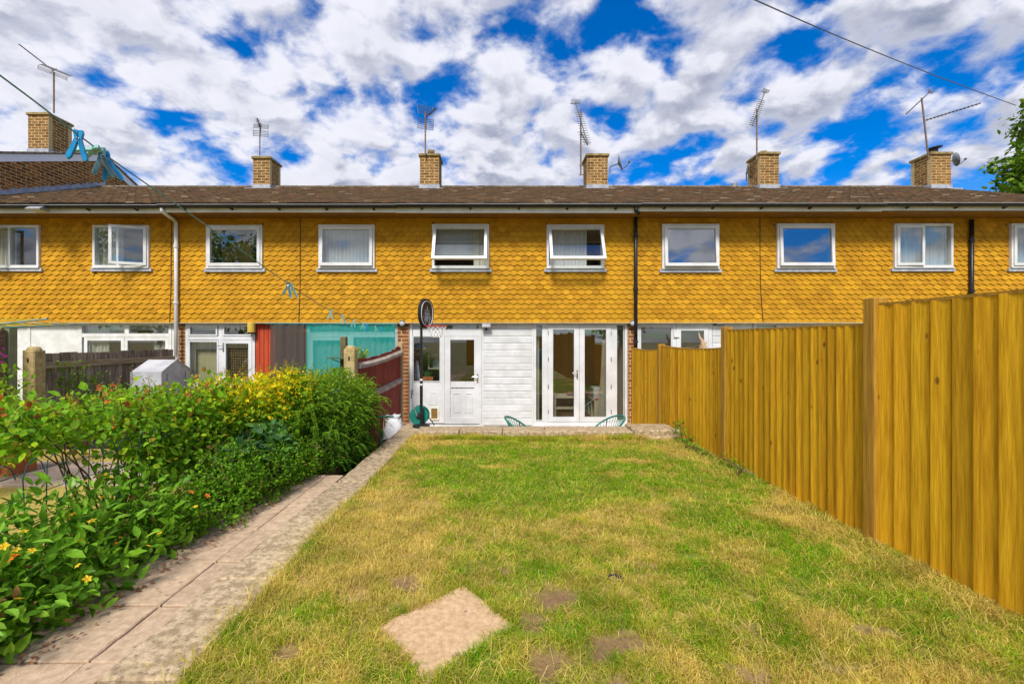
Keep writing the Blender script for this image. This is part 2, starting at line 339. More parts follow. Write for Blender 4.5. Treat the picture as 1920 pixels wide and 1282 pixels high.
def green(x, y):
    v = .45 + .70 * (vnoise(x, y, 2.1, 1) - .5) + .80 * (vnoise(x, y, 6.5, 2) - .5) + .50 * (vnoise(x, y, 17, 3) - .5)
    for cx, cy, rx, ry, a in GREENP_: v = v + a * np.exp(-((x - cx) / rx) ** 2 - ((y - cy) / ry) ** 2)
    for cx, cy, rx, ry, a in STRAW_: v = v - a * np.exp(-((x - cx) / rx) ** 2 - ((y - cy) / ry) ** 2)
    return np.clip(v, 0, 1)
def grass_col(gv, n, jitter=.30):
    st = np.array([.76, .59, .17]); ol = np.array([.50, .48, .035]); gr = np.array([.205, .430, .010])
    t = np.clip(gv + rng.normal(0, jitter, n), 0, 1)[:, None]
    c = np.where(t < .45, st + (ol - st) * t / .45, ol + (gr - ol) * (t - .45) / .55)
    return c * (1 + rng.normal(0, .14, (n, 1)))
def bumpz(x, y): return .030 * (vnoise(x, y, 1.6, 5) - .5) + .018 * (vnoise(x, y, 6, 6) - .5)
V, Fc = grid_sheet(-1.42, 2.80, -8, 6.93, 150, 430, lambda x, y: bumpz(x, y) - .004 - .02 * soilness(x, y))
gv = green(V[:, 0], V[:, 1]); so = soilness(V[:, 0], V[:, 1])[:, None]
th = np.array([.40, .28, .10]) * (1 - gv[:, None]) + np.array([.15, .20, .025]) * gv[:, None]
lawn = np_mesh('lawn', V, Fc, th * (1 - so) + so * np.array([.23, .145, .07]), M('lawn_thatch', (1, 1, 1), attr=True, rough=.95, scale=45, bump=.9, bscale=55, spec=.1), kind='structure', smooth=True)
MB().prism([(-1.42, -.47), (2.80, -.47), (2.80, -.06), (-1.42, -.06)], -8, 6.93).build('earth_bank', SOIL, kind='structure')

def grass(name, x, y, length, lean, w, colr, zf=bumpz, parent=None):
    n = len(x); z = zf(x, y) - .006; az = rng.random(n) * 2 * np.pi; B = np.stack([x, y, z], 1)
    a2 = rng.random(n) * 2 * np.pi; dr = np.stack([np.cos(a2), np.sin(a2), np.zeros(n)], 1); sd_ = np.stack([np.cos(az), np.sin(az), np.zeros(n)], 1)
    up = np.array([0, 0, 1.])
    Mid = B + up * (length * .55)[:, None] + dr * (length * lean * .35)[:, None]
    Tip = B + up * (length * (1 - .45 * lean))[:, None] + dr * (length * lean)[:, None]
    hw = (w / 2)[:, None]
    V = np.stack([B - sd_ * hw, B + sd_ * hw, Mid - sd_ * hw * .8, Mid + sd_ * hw * .8, Tip], 1).reshape(-1, 3)
    Fc = (np.array([[0, 1, 3], [0, 3, 2], [2, 3, 4]])[None] + (np.arange(n) * 5)[:, None, None]).reshape(-1, 3)
    return np_mesh(name, V, Fc, np.repeat(colr, 5, 0), GRASSM, parent, 'stuff')
n = 330000
y = 1.5 * (6.9 / 1.5) ** rng.random(n); x = rng.uniform(-1.36, 2.78, n)
clump = vnoise(x, y, 9, 11) * .6 + vnoise(x, y, 23, 12) * .4
dx, dy = x - SLABC[0], y - SLABC[1]
# the slab lies diagonally: corners measured on the ground
SLABQ = [(-.205, 2.73), (.085, 2.345), (-.305, 1.945), (-.645, 2.320)]
def inquad(x, y, Q, grow=0.):
    c = np.mean(Q, 0); r = np.ones_like(x, bool)
    for i in range(4):
        a = np.array(Q[i]); b = np.array(Q[(i + 1) % 4]); e = b - a; r &= (e[0] * (y - a[1]) - e[1] * (x - a[0])) / np.linalg.norm(e) < grow
    return r
keep = (x > kerbx(y) - .01) & ~inquad(x, y, SLABQ, -.030 * vnoise(x, y, 14, 51)) & (rng.random(n) > soilness(x, y) * 1.02) & (rng.random(n) < .12 + 1.25 * clump)
keep &= ((x - .72) ** 2 + (y - 2.81) ** 2) > .055 ** 2
x, y, clump = x[keep], y[keep], clump[keep]; n = len(x); gv = green(x, y)
edge = np.exp(-((x - kerbx(y)) / .06) ** 2) + np.exp(-((2.74 - x) / .10) ** 2)
dry = (rng.random(n) < .16)
ln = (.020 + .044 * clump ** 1.5 + .018 * rng.random(n)) * (1 + .8 * edge) * np.where(y > 4.0, .78, 1.0)
ln = np.where(dry, ln * 1.25, ln); lean = np.where(dry, rng.uniform(.8, 1.9, n), rng.uniform(.15, 1.0, n))
w = (.0030 + .0016 * rng.random(n)) * np.maximum(1, y / 2.6) ** .8
grass('grass', x, y, ln, lean, w, grass_col(np.where(dry, gv * .35, gv), n))
m = 7000; xs = rng.uniform(-1.33, 2.74, m); ys = 1.6 * (6.8 / 1.6) ** rng.random(m); kk_ = (xs > kerbx(ys)) & ~inquad(xs, ys, SLABQ, .05) & (vnoise(xs, ys, 3.1, 41) > .42); xs, ys = xs[kk_], ys[kk_]; m = len(xs)
grass('loose_straw', xs, ys, .05 + .06 * rng.random(m), rng.uniform(1.2, 1.9, m), np.full(m, .0030), grass_col(np.full(m, .03), m, .10) * 1.1, lambda a, b: bumpz(a, b) + .012)
sx0, sy0 = [], []
for i in range(4):
    a_, b__ = np.array(SLABQ[i]), np.array(SLABQ[(i + 1) % 4]); t_ = rng.random(420); q_ = a_ + (b__ - a_) * t_[:, None]; nn_ = np.array([b__[1] - a_[1], a_[0] - b__[0]]); nn_ = -nn_ / np.linalg.norm(nn_)
    q_ = q_ + nn_ * (rng.normal(.004, .014, 420) + .016 * (vnoise(q_[:, 0], q_[:, 1], 22, 61) - .5) * 2)[:, None]; sx0.append(q_[:, 0]); sy0.append(q_[:, 1])
xs, ys = np.concatenate(sx0), np.concatenate(sy0); m = len(xs); grass('slab_edge_grass', xs, ys, .035 + .035 * rng.random(m), rng.uniform(.3, 1.5, m), np.full(m, .0035), grass_col(green(xs, ys) + .1, m))
# longer dry grass hanging over the retaining wall and tufts along the fence foot
n = 9000; x = rng.uniform(-1.28, 2.2, n); y = rng.uniform(6.66, 6.90, n)
k = .5 + .9 * vnoise(x, y, 3, 21)
grass('long_grass', x, y, (.05 + .07 * rng.random(n)) * k, rng.uniform(.2, .8, n), np.full(n, .008), grass_col(np.clip(vnoise(x, y, 2.4, 22) * 1.0 - .12, 0, 1), n, .2))
tx, ty = [], []
for (cx, cy, sx_, sy_, m) in [(2.66, 3.1, .07, .25, 700), (2.66, 2.55, .06, .12, 350), (2.66, 3.9, .06, .3, 300), (2.62, 5.8, .12, .3, 500), (-1.33, 3.7, .05, .5, 500), (-1.36, 2.5, .05, .5, 500), (2.5, 6.4, .2, .2, 500)]:
    tx.append(rng.normal(cx, sx_, m)); ty.append(rng.normal(cy, sy_, m))
x = np.minimum(np.concatenate(tx), 2.735); y = np.concatenate(ty); n = len(x)
grass('dry_tufts', x, y, .05 + .08 * rng.random(n), rng.uniform(.4, 1.6, n), np.full(n, .0045), grass_col(np.full(n, .08), n, .18))

def flat_slab(name, mat, Q, z0, z1, parent=None, b=.006, jag=0., rr=None):
    rr = rr or random; c = np.mean(Q, 0); ring = []
    for i in range(4):
        a = np.array(Q[i], float); e = np.array(Q[(i + 1) % 4], float)
        for t in (0, .18, .36, .52, .68, .84):
            p = a + (e - a) * t + (np.array([rr.uniform(-jag, jag), rr.uniform(-jag, jag)])); ring.append(p)
    m = len(ring); inn = [c + (p - c) * (1 - b / max(.05, np.linalg.norm(p - c))) for p in ring]
    vs = [(p[0], p[1], z0) for p in ring] + [(p[0], p[1], z1 - b) for p in ring] + [(p[0], p[1], z1) for p in inn]
    fs = [tuple(range(m - 1, -1, -1)), tuple(range(2 * m, 3 * m))]
    for k in (0, m):
        for i in range(m): j = (i + 1) % m; fs.append((k + i, k + j, k + m + j, k + m + i))
    area = sum(ring[i][0] * ring[(i + 1) % m][1] - ring[(i + 1) % m][0] * ring[i][1] for i in range(m))
    if area < 0: fs = [tuple(reversed(f)) for f in fs]
    mb = MB(); mb.add(vs, fs); return mb.build(name, mat, parent)
SLABO = M('orange_paving', (.46, .29, .15), (.70, .48, .285), .95, 38, 9, bump=.5, bscale=120, spots=(7, .055, (.26, .18, .12), (1, 1, 0)), ramp=(.25, .75))
st = flat_slab('stepping_stone', SLABO, SLABQ, -.05, .010, jag=.007, b=.004)
tag(st, 'broken pinkish paving slab lying diagonally in the lawn', 'paving slab')
MB().lathe([(.050, -.06), (.050, .012), (.040, .012), (.038, -.03)], (.72, 2.81, 0), 18).build('lawn_hole_cup', DARK).__setitem__('label', 'small dark round hole cup sunk in the lawn'); bpy.data.objects['lawn_hole_cup']['category'] = 'hole cup'
# kerb: pebbled concrete stones between path and lawn, running on as the side wall of the steps
kerb = MB().box(-1.70, -1.40, -6, 7.4, -.47, -.09).build('kerb', M('kerb_bed', (.25, .2, .13), None, .95, 9), kind='structure')
yy = -1.0; kl = [1.02, .93, 1.0, .83, .98, .93, 1.0, .98, .97, .95]; kk = 0
while yy < 7.0:
    L = kl[kk % len(kl)]; y1 = min(yy + L, 7.42); a, b_ = kerbx(yy), kerbx(y1)
    wl = lambda q: q - (.345 if y1 < 5.6 else .315)
    flat_slab('kerb_stone', CONC, [(wl(a), yy + .006), (a, yy + .006), (b_, y1 - .006), (wl(b_), y1 - .006)], -.088, .022 + .004 * math.sin(kk * 2.3), kerb, .012, .006)
    yy = y1; kk += 1
# path of pink slabs
path = MB().box(-2.6, -1.72, -2, 5.0, -.47, -.055).build('path', SOIL, kind='structure')
yj = [-.8, -.33, .14, .62, 1.1, 1.58, 2.08, 2.52, 3.02, 3.53, 4.02, 4.52, 4.98]
for i in range(len(yj) - 1):
    for (xa, xb) in ((-2.50, -1.880), (-1.872, None)):
        y0, y1 = yj[i] + .006, yj[i + 1] - .006
        o = .008 * ((i * 7 + (xb is None) * 3) % 5 - 2) / 2
        if xb is None: Q = [(xa, y0), (kerbx(y0) - .352, y0), (kerbx(y1) - .352, y1), (xa, y1)]
        else: Q = [(xa, y0), (xb, y0), (xb, y1), (xa, y1)]
        flat_slab('paving_slab', SLAB, Q, -.055, .008 + o * .4, path, .006, .003)
MB().box(-2.66, -2.02, 5.001, 6.6, -.469, -.08).build('hedge_bed', SOIL, kind='structure')
stp = MB()
for i, (a, b_, z) in enumerate([(5.0, 5.35, -.15), (5.35, 5.7, -.30)]): stp.box(-2.015, -1.70, a, b_, -.47, z)
stp.build('steps', CONC, kind='structure')
patio = MB().box(-2.1, 2.85, 5.7, 9.36, -.6, -.468).build('patio', SLABP, kind='structure')
for i in range(8):
    for j in range(4):
        Q = [(-1.2 + i * .5, 7.36 + j * .5), (-.71 + i * .5, 7.36 + j * .5), (-.71 + i * .5, 7.85 + j * .5), (-1.2 + i * .5, 7.85 + j * .5)]
        flat_slab('paving_slab', SLABP, Q, -.468, -.450 + .002 * ((i + j) % 3), patio)
for j in range(7): flat_slab('paving_slab', SLABP, [(-1.95, 5.75 + j * .5), (-1.66, 5.75 + j * .5), (-1.66, 6.24 + j * .5), (-1.95, 6.24 + j * .5)], -.468, -.450, patio)
# retaining wall at the end of the lawn
rw = thing('retaining_wall', 'low concrete retaining wall along the far end of the lawn', 'wall', (0, 7.1, -.47))
MB().box(-1.30, 2.72, 6.935, 7.25, -.47, .02).build('wall_core', CONC, rw)
for i in range(5):
    a = -1.26 + i * .66; flat_slab('coping_stone', CONC, [(a + .004, 6.89), (a + .656, 6.89), (a + .656, 7.30), (a + .004, 7.30)], .021, .098 + .004 * (i % 2), rw, .014, .010)
flat_slab('coping_stone', CONC, [(2.05, 6.80), (2.72, 6.82), (2.70, 7.34), (2.05, 7.34)], .03, .135, rw, .02, .02)
flat_slab('coping_stone', CONC, [(2.06, 6.74), (2.66, 6.75), (2.64, 6.93), (2.06, 6.93)], -.05, .045, rw, .015, .012)
flat_slab('corner_stone', CONC, [(-1.63, 7.43), (-1.24, 7.31), (-1.20, 7.95), (-1.60, 7.95)], -.46, .028, rw, .014, .008)
# neighbour's garden on the left
V, Fc = grid_sheet(-6.45, -2.62, -6, 6.3, 40, 120, lambda x, y: .03 * (vnoise(x, y, 2, 7) - .5) - .02)
gv = np.clip(vnoise(V[:, 0], V[:, 1], 2.5, 8) * .6, 0, 1)[:, None]
np_mesh('neighbour_lawn', V, Fc, np.array([.50, .34, .10]) * (1 - gv) + np.array([.27, .28, .05]) * gv, bpy.data.materials['lawn_thatch'], kind='structure', smooth=True)
MB().box(-6.4, -2.65, -6, 6.28, -.47, -.06).build('neighbour_earth', SOIL, kind='structure')
flat_slab('neighbour_path', M('grey_pink_path', (.36, .26, .20), (.44, .33, .26), .9, 5), [(-6.3, 4.55), (-3.2, 4.7), (-3.2, 5.5), (-6.3, 5.5)], -.05, .012)['kind'] = 'structure'

# ---------------------------------------------------------------- bricks
_bm = {}
def brick_obj(parent, org, c, dims, mat, rr=random):
    key = tuple(round(q, 3) for q in dims) + (mat.name,)
    if key not in _bm:
        mb = MB(); a, b, h = (q / 2 for q in dims); mb.bbox(-a, a, -b, b, -h, h, .004); me = bpy.data.meshes.new('brick'); me.from_pydata(mb.v, [], mb.f); me.materials.append(mat); _bm[key] = me
    o = bpy.data.objects.new('brick', _bm[key]); COL.objects.link(o); o.parent = parent
    o.location = (c[0] - org.x + rr.uniform(-.001, .001), c[1] - org.y + rr.uniform(-.0015, .0015), c[2] - org.z); o.rotation_euler = (0, 0, rr.uniform(-.004, .004))
def run(a, b, odd, bl=.225):
    n = max(1, round((b - a) / bl)); s = (b - a) / n; e = [a + i * s for i in range(n + 1)]
    if odd and n > 1: e = [a] + [a + s * (i + .5) for i in range(n)] + [b]
    elif odd: e = [a, a + s * .35, b]
    return list(zip(e[:-1], e[1:]))
def brick_box(part, x0, x1, y0, y1, z0, z1, mat, sides='fblr', ch=.075, th=.1, j=.016):
    """brick courses round a mortar core; part is the core mesh object"""
    org = origin(part); n = max(1, round((z1 - z0) / ch)); h = (z1 - z0) / n
    for c in range(n):
        zc = z0 + (c + .5) * h
        for sd_ in sides:
            if sd_ in 'fb':
                for a, b in run(x0, x1, c % 2):
                    yc = y0 + th / 2 if sd_ == 'f' else y1 - th / 2
                    brick_obj(part, org, ((a + b) / 2, yc, zc), (b - a - j, th, h - j), mat)
            else:
                for a, b in run(y0 + th + j / 2, y1 - th - j / 2, (c + 1) % 2):
                    xc = x0 + th / 2 if sd_ == 'l' else x1 - th / 2
                    brick_obj(part, org, (xc, (a + b) / 2, zc), (th, b - a - j, h - j), mat)

# ---------------------------------------------------------------- windows and doors
def rot_x(mb, y, z, ang): mb.T = Matrix.Translation((0, y, z)) @ Matrix.Rotation(ang, 4, 'X') @ Matrix.Translation((0, -y, -z))
def rot_z(mb, x, y, ang): mb.T = Matrix.Translation((x, y, 0)) @ Matrix.Rotation(ang, 4, 'Z') @ Matrix.Translation((-x, -y, 0))
def pane(parent, x0, x1, z0, z1, y, mat=GLASS, T=None):
    mb = MB(); mb.T = T; mb.box(x0, x1, y, y + .006, z0, z1); return mb.build('pane', mat, parent)
def curtain(name, label, x0, x1, z0, z1, y, mat, amp=.03, folds=9, cat='curtain', flare=0.):
    V = []; nx = folds * 8; nz = 6
    for k in range(nz + 1):
        t = k / nz; z = z1 + (z0 - z1) * t
        for i in range(nx + 1):
            s = i / nx; ph = 2 * math.pi * folds * s + .6 * math.sin(7 * s + t)
            V.append((x0 + (x1 - x0) * s + flare * t * t * (s if flare < 0 else 1 - s) * (1 if flare < 0 else -1), y + amp * math.sin(ph) * (.7 + .3 * t) + .01 * math.sin(17 * s), z))
    a = MB(); a.v = V; a.f = [(k * (nx + 1) + i, k * (nx + 1) + i + 1, (k + 1) * (nx + 1) + i + 1, (k + 1) * (nx + 1) + i) for k in range(nz) for i in range(nx)]
    return tag(a.build(name, mat, None, smooth=True), label, cat)
def upper_window(hs, px0, px1, py0, py1, kind, ang=0.):
    """outer frame, sash, pane and lead apron of a first-floor window"""
    yf = 9.262; x0, x1, z0, z1 = X(px0, yf), X(px1, yf), Z(py1, yf), Z(py0, yf); y1 = 9.40
    w = MB().frame(x0, x1, z0, z1, yf, y1, .045, .05, .055).build('window', WHITE, hs)
    MB().box(x0 - .006, x1 + .006, yf - .014, yf - .001, z0 - .006, z0 + .020).build('sill', WHITE, w)
    MB().prism([(9.268, z0 - .070), (9.272, z0 - .008), (9.32, z0 - .008), (9.32, z0 - .070)], x0 - .05, x1 + .05, 'x').build('lead_apron', LEAD, w)
    a, b, c, d = x0 + .048, x1 - .048, z0 + .058, z1 - .053
    G = GLASS2 if kind in ('sky',) else GLASS
    if kind in ('top', 'sky', 'fixed', 'tilt'):
        mb = MB(); rot_x(mb, yf + .0, d, ang); o = .012 if ang == 0 else -.0
        mb.frame(a - .012, b + .012, c - .012, d + .008, yf - .022, yf + .030, .058, .058, .062); s = mb.build('sash', WHITE, w)
        pane(s, a + .047, b - .047, c + .051, d - .051, yf + .003, G, mb.T)
        h = MB(); h.T = mb.T; h.box((a + b) / 2 - .05, (a + b) / 2 + .05, yf + .032, yf + .045, c + .005, c + .025); h.build('handle', WHITE, s)
    else:                                        # fixed light one side, side-hung sash the other
        mid = a + (b - a) * (.44 if kind != 'pair_left' else .46)
        MB().box(mid - .022, mid + .022, yf + .002, y1 - .002, c - .002, d + .002).build('mullion', WHITE, w)
        fx = (a, mid - .023) if kind == 'pair_right' else (mid + .023, b); sx = (mid - .02, b + .012) if kind == 'pair_right' else (a - .012, mid + .02)
        pane(w, fx[0] + .001, fx[1] - .001, c, d, yf + .05, GLASS)
        mb = MB(); hinge = sx[1] if kind == 'pair_right' else sx[0]; rot_z(mb, hinge, yf, ang)
        mb.frame(sx[0], sx[1], c - .012, d + .010, yf - .024, yf - .002, .052); s = mb.build('sash', WHITE, w)
        pane(s, sx[0] + .05, sx[1] - .05, c + .038, d - .04, yf - .014, GLASS, mb.T)
    return x0, x1, z0, z1

# ---------------------------------------------------------------- terrace houses
YT = 9.345                       # backing wall behind the hung tiles
TW, TE, TD = .1535, .0983, .037  # tile width, exposure, depth of the pointed tail
TPOLY = [(0, -TD), (TW / 2 - .0012, 0), (TW / 2 - .0012, .118), (-TW / 2 + .0012, .118), (-TW / 2 + .0012, 0)]
def clip(poly, ax, v, sign):
    out = []
    for i in range(len(poly)):
        p, q = poly[i], poly[(i + 1) % len(poly)]; a, b = (p[ax] - v) * sign, (q[ax] - v) * sign
        if a <= 0: out.append(p)
        if (a < 0 < b) or (b < 0 < a): t = a / (a - b); out.append((p[0] + (q[0] - p[0]) * t, p[1] + (q[1] - p[1]) * t))
    return out
def area(p): return abs(sum(p[i][0] * p[(i + 1) % len(p)][1] - p[(i + 1) % len(p)][0] * p[i][1] for i in range(len(p)))) / 2
def tile_geo(poly):
    fy = lambda z: -.044 + .028 * (z + TD) / .15
    n = len(poly); vs = [(p[0], fy(p[1]), p[1]) for p in poly] + [(p[0], fy(p[1]) + .019, p[1]) for p in poly]
    fs = [tuple(range(n)), tuple(range(2 * n - 1, n - 1, -1))] + [(i, i + n, (i + 1) % n + n, (i + 1) % n) for i in range(n)]
    return vs, fs
_tm = None
def hang_tiles(hs, x0, x1, holes):
    global _tm
    org = origin(hs)
    if _tm is None:
        v, f = tile_geo(TPOLY); _tm = bpy.data.meshes.new('wall_tile'); _tm.from_pydata(v, [], f); _tm.materials.append(TILE)
    zb = H + .371 + .004; rows = 22; full = []; odd = []
    for r in range(rows):
        z = zb + r * TE + TD * (r > 0) * 0
        i0 = math.floor(x0 / TW) - 1; i1 = math.ceil(x1 / TW) + 1
        for i in range(i0, i1 + 1):
            xc = (i + .5 * (r % 2)) * TW; p = [(q[0] + xc, q[1] + z) for q in TPOLY]
            if r == 0: p = clip(p, 1, zb - .012, -1)
            A = area(p); p = clip(clip(p, 0, x0, -1), 0, x1, 1)
            for (a, b, c, d) in holes:
                if len(p) < 3: break
                lo = [min(q[k] for q in p) for k in (0, 1)]; hi = [max(q[k] for q in p) for k in (0, 1)]
                if hi[0] <= a or lo[0] >= b or hi[1] <= c or lo[1] >= d: continue
                cand = [clip(p, 0, a, 1), clip(p, 0, b, -1), clip(p, 1, c, 1), clip(p, 1, d, -1)]
                p = max(cand, key=lambda q: area(q) if len(q) > 2 else 0)
            if len(p) < 3 or area(p) < .0012: continue
            (full if abs(area(p) - A) < 1e-6 and r else odd).append((xc, z, p))
    full.sort(key=lambda t: (t[0] - .0) ** 2 + (t[1] - H) ** 2)
    for (xc, z, p) in full[:300]:
        o = bpy.data.objects.new('wall_tile', _tm); COL.objects.link(o); o.parent = hs
        o.location = (xc - org.x + random.uniform(-.0015, .0015), YT - .001 - org.y - random.uniform(0, .004), z - org.z + random.uniform(-.002, .002))
        o.rotation_euler = (random.uniform(-.012, .006), random.uniform(-.010, .010), random.uniform(-.006, .006))
    # the rest of the tiles (cut ones and those past 300) are one part, made in a few tones
    rest = full[300:] + odd; random.shuffle(rest); k = 12
    mb = MB()
    for (xc, z, p) in rest:
        dy = random.uniform(0, .004); v, f = tile_geo([(q[0] - xc, q[1] - z) for q in p]); mb.add([(a + xc, b + YT - .001 - dy, c + z) for a, b, c in v], f)
    o = mb.build('further_wall_tiles', None, hs, 'stuff'); me = o.data
    for t in range(k):
        m = TILEV[t]; me.materials.append(m)
    idx = []
    pos = 0
    for (xc, z, p) in rest: idx += [random.randrange(k)] * (len(p) + 2)
    me.polygons.foreach_set('material_index', idx)
TILEV = []
for t in range(12):
    f_ = .90 + .20 * t / 11; TILEV.append(M('tile_ochre_tone_%d' % t, (.42 * f_, .200 * f_ * (.98 + .04 * (t % 3) / 2), .014), (.59 * f_, .305 * f_, .020), .75, 1.6, 7, bump=.25, bscale=90, spec=.08, ramp=(.3, .7)))

YE, ZE, YR, ZR = 8.80, H + 2.66, 12.80, H + 4.30
SL = (ZR - ZE) / (YR - YE)
def roof(hs, x0, x1, ye=YE, ze=ZE, yr=YR, zr=ZR, courses=38, back=True):
    rf = MB().prism([(ye + .06, ze - .05), (yr, zr - .05), (2 * yr - ye, ze - .05), (2 * yr - ye, ze - .15), (yr, zr - .15), (ye + .06, ze - .15)], x0, x1, 'x').build('roof', M('roof_underlay', (.10, .08, .06)), hs)
    n = int(round((x1 - x0) / .165)); tw = (x1 - x0) / n; V = []; C = []
    dyc = (yr - ye) / courses; s = (zr - ze) / (yr - ye)
    pal = np.array([[.088, .052, .030], [.110, .064, .034], [.074, .048, .031], [.118, .070, .037], [.082, .060, .034]])
    for r in range(courses):
        for i in range(-1, n):
            xa = max(x0, x0 + (i + .5 * (r % 2)) * tw + .002); xb = min(x1, x0 + (i + 1 + .5 * (r % 2)) * tw - .002)
            if xb - xa < .02: continue
            l = random.uniform(-.004, .006); ya = ye + r * dyc - .004 + random.uniform(-.006, .004); yb = ye + (r + 1.25) * dyc
            za = ze + (ya - ye) * s + .016 + l; zb = ze + (yb - ye) * s + .002
            V += [(xa, ya, za - .018), (xb, ya, za - .018), (xb, ya, za), (xa, ya, za), (xb, yb, zb), (xa, yb, zb)]
            c = pal[random.randrange(5)] * random.uniform(.80, 1.15)
            if random.random() < .02: c = np.array([.25, .20, .14])
            C += [c] * 6
    m = len(V) // 6; Fq = (np.array([[0, 1, 2, 3], [3, 2, 4, 5]])[None] + (np.arange(m) * 6)[:, None, None]).reshape(-1, 4)
    np_mesh('roof_tiles', np.array(V), Fq, np.array(C), ROOF, rf, 'stuff')
    nr = int(round((x1 - x0) / .45))
    for i in range(nr):
        a = x0 + i * (x1 - x0) / nr; b = x0 + (i + 1) * (x1 - x0) / nr - .008; mb = MB()
        mb.prism([(yr + .13 * math.cos(t), zr - .035 + .075 * math.sin(t) + (i % 2) * .004) for t in [math.pi * q / 8 for q in range(9)]], a, b, 'x')
        mb.build('ridge_tile', M('ridge_tile', (.11, .085, .06), (.22, .17, .12), .9, 12, 4, rnd=.2), rf)
    return rf
def chimney(hs, pxa, pxb, pyt, yf=12.45, dep=.62, pot=None):
    xa, xb = X(pxa, yf), X(pxb, yf); zt = Z(pyt, yf); z0 = ZE + (yf - YE) * SL
    core = MB().box(xa + .0035, xb - .0035, yf + .0035, yf + dep - .0035, z0 - .2, zt - .06).build('chimney', MORT, hs)
    brick_box(core, xa, xb, yf, yf + dep, z0 + .06, zt - .065, BRICK)
    MB().bbox(xa - .035, xb + .035, yf - .035, yf + dep + .035, zt - .066, zt, .015).build('cap', CAP, core)
    MB().frame(xa - .014, xb + .014, z0 - .12, z0 + .115, yf - .014, yf + dep + .014, .0135).build('flashing', LEAD, core) if False else None
    f = MB(); f.box(xa - .016, xb + .016, yf - .016, yf - .002, z0 - .10, z0 + .10)
    for s, xx in ((-1, xa - .016), (1, xb + .002)):
        f.prism([(yf - .0, z0 - .10), (yf + dep, z0 - .02 + dep * SL * .3), (yf + dep, z0 + .13 + dep * SL * .5), (yf, z0 + .10)], xx, xx + .014, 'x')
    f.box(xa - .14, xb + .14, yf - .17, yf - .0161, z0 - .095, z0 - .045)
    f.build('flashing', LEAD, core)
    if pot: MB().lathe([(.09, zt - .01), (.08, zt + .12), (.10, zt + .13), (.10, zt + pot), (.075, zt + pot), (.07, zt + .02)], ((xa + xb) / 2 + .0, yf + dep / 2, 0), 14).build('pot', CAP, core)
    return xa, xb, yf, zt
def gutter(hs, x0, x1, drop=0.):
    yc, zc, r = 8.775, H + 2.615 - drop, .057; prof = [(yc + r * math.cos(t), zc + r * math.sin(t)) for t in [math.pi + math.pi * k / 10 for k in range(11)]]
    prof += [(yc + (r - .006) * math.cos(t), zc + (r - .006) * math.sin(t)) for t in [2 * math.pi - math.pi * k / 10 for k in range(11)]]
    gt = MB().prism(prof, x0, x1, 'x').build('gutter', BLACK, hs)
    n = int((x1 - x0) / .85)
    for i in range(n):
        xx = x0 + (i + .5) * (x1 - x0) / n
        MB().prism([(8.72, zc - .01), (8.775, zc - .072), (8.872, zc - .095), (8.872, zc - .055), (8.80, zc - .061), (8.76, zc - .05)], xx - .018, xx + .018, 'x').build('bracket', BLACK, gt)
    MB().box(x0 + .001, x1 - .001, yc - .063, yc - .054, zc - .006, zc + .004).build('gutter_lip', M('pale_gutter_edge', (.28, .28, .28)), gt)
def shell(hs, x0, x1, holes):
    """upper wall with openings, eaves, floors, ceilings and party walls"""
    zb, zt = H + .36, H + 2.56; mb = MB(); hx = sorted(holes)
    cuts = [x0 + .002]
    for (a, b, c, d) in hx:
        if b < x0 or a > x1: continue
        a2, b2 = max(a, x0 + .01), min(b, x1 - .01)
        if a2 > cuts[-1]: mb.box(cuts[-1], a2, YT, YT + .2, zb, zt)
        mb.box(a2, b2, YT, YT + .2, zb, c); mb.box(a2, b2, YT, YT + .2, d, zt); cuts.append(b2)
    mb.box(cuts[-1], x1 - .002, YT, YT + .2, zb, zt)
    mb.build('upper_wall', M('wall_battens', (.16, .10, .03)), hs)
    MB().box(x0, x1, 8.86, YT + .06, H + 2.500, H + 2.515).build('soffit', SOFF, hs)
    MB().box(x0, x1, 9.285, YT - .002, H + .347, H + .366).build('tile_drip_board', M('drip_board', (.40, .33, .20)), hs)
    r = MB()
    r.box(x0 + .01, x1 - .01, YT + .21, 12.6, H + .22, H + .34)                      # first floor
    r.box(x0 + .01, x0 + .10, YT + .21, 12.6, -.45, ZE - .25); r.box(x1 - .10, x1 - .01, YT + .21, 12.6, -.45, ZE - .25)
    r.box(x0 + .10, x1 - .10, 12.5, 12.6, -.45, ZE - .25); r.box(x0 + .02, x1 - .02, YT + .22, 12.58, ZE - .24, ZE - .20)
    m = (x0 + x1) / 2; r.box(m - .05, m + .05, YT + .21, 12.5, H + .34, ZE - .25)
    r.build('room', ROOMW, hs)
    MB().box(x0 + .03, x1 - .03, 9.46, 12.5, -.46, -.28).build('room_floor', ROOMF, hs)
def fascia(hs, x0, x1, z0, z1): MB().box(x0, x1, 8.838, 8.859, z0, z1).build('fascia', FASC, hs)
def pier(hs, pxa, pxb, zb=-.45):
    y0 = 9.385; xa, xb = X(pxa, y0), X(pxb, y0); c = MB().box(xa + .0035, xb - .0035, y0 + .0035, 9.55, zb, H + .345).build('brick_pier', MORT, hs)
    brick_box(c, xa, xb, y0, 9.60, zb, H + .345, PBRICK, 'f'); return xa, xb
def lx(px): return X(px, 9.40)
def lz(py): return Z(py, 9.40)
def frame_unit(hs, name, px0, px1, py0, py1, w=.05, mat=WHITE, y0=9.395, y1=9.465): return MB().frame(lx(px0), lx(px1), lz(py1), lz(py0), y0, y1, w).build(name, mat, hs)
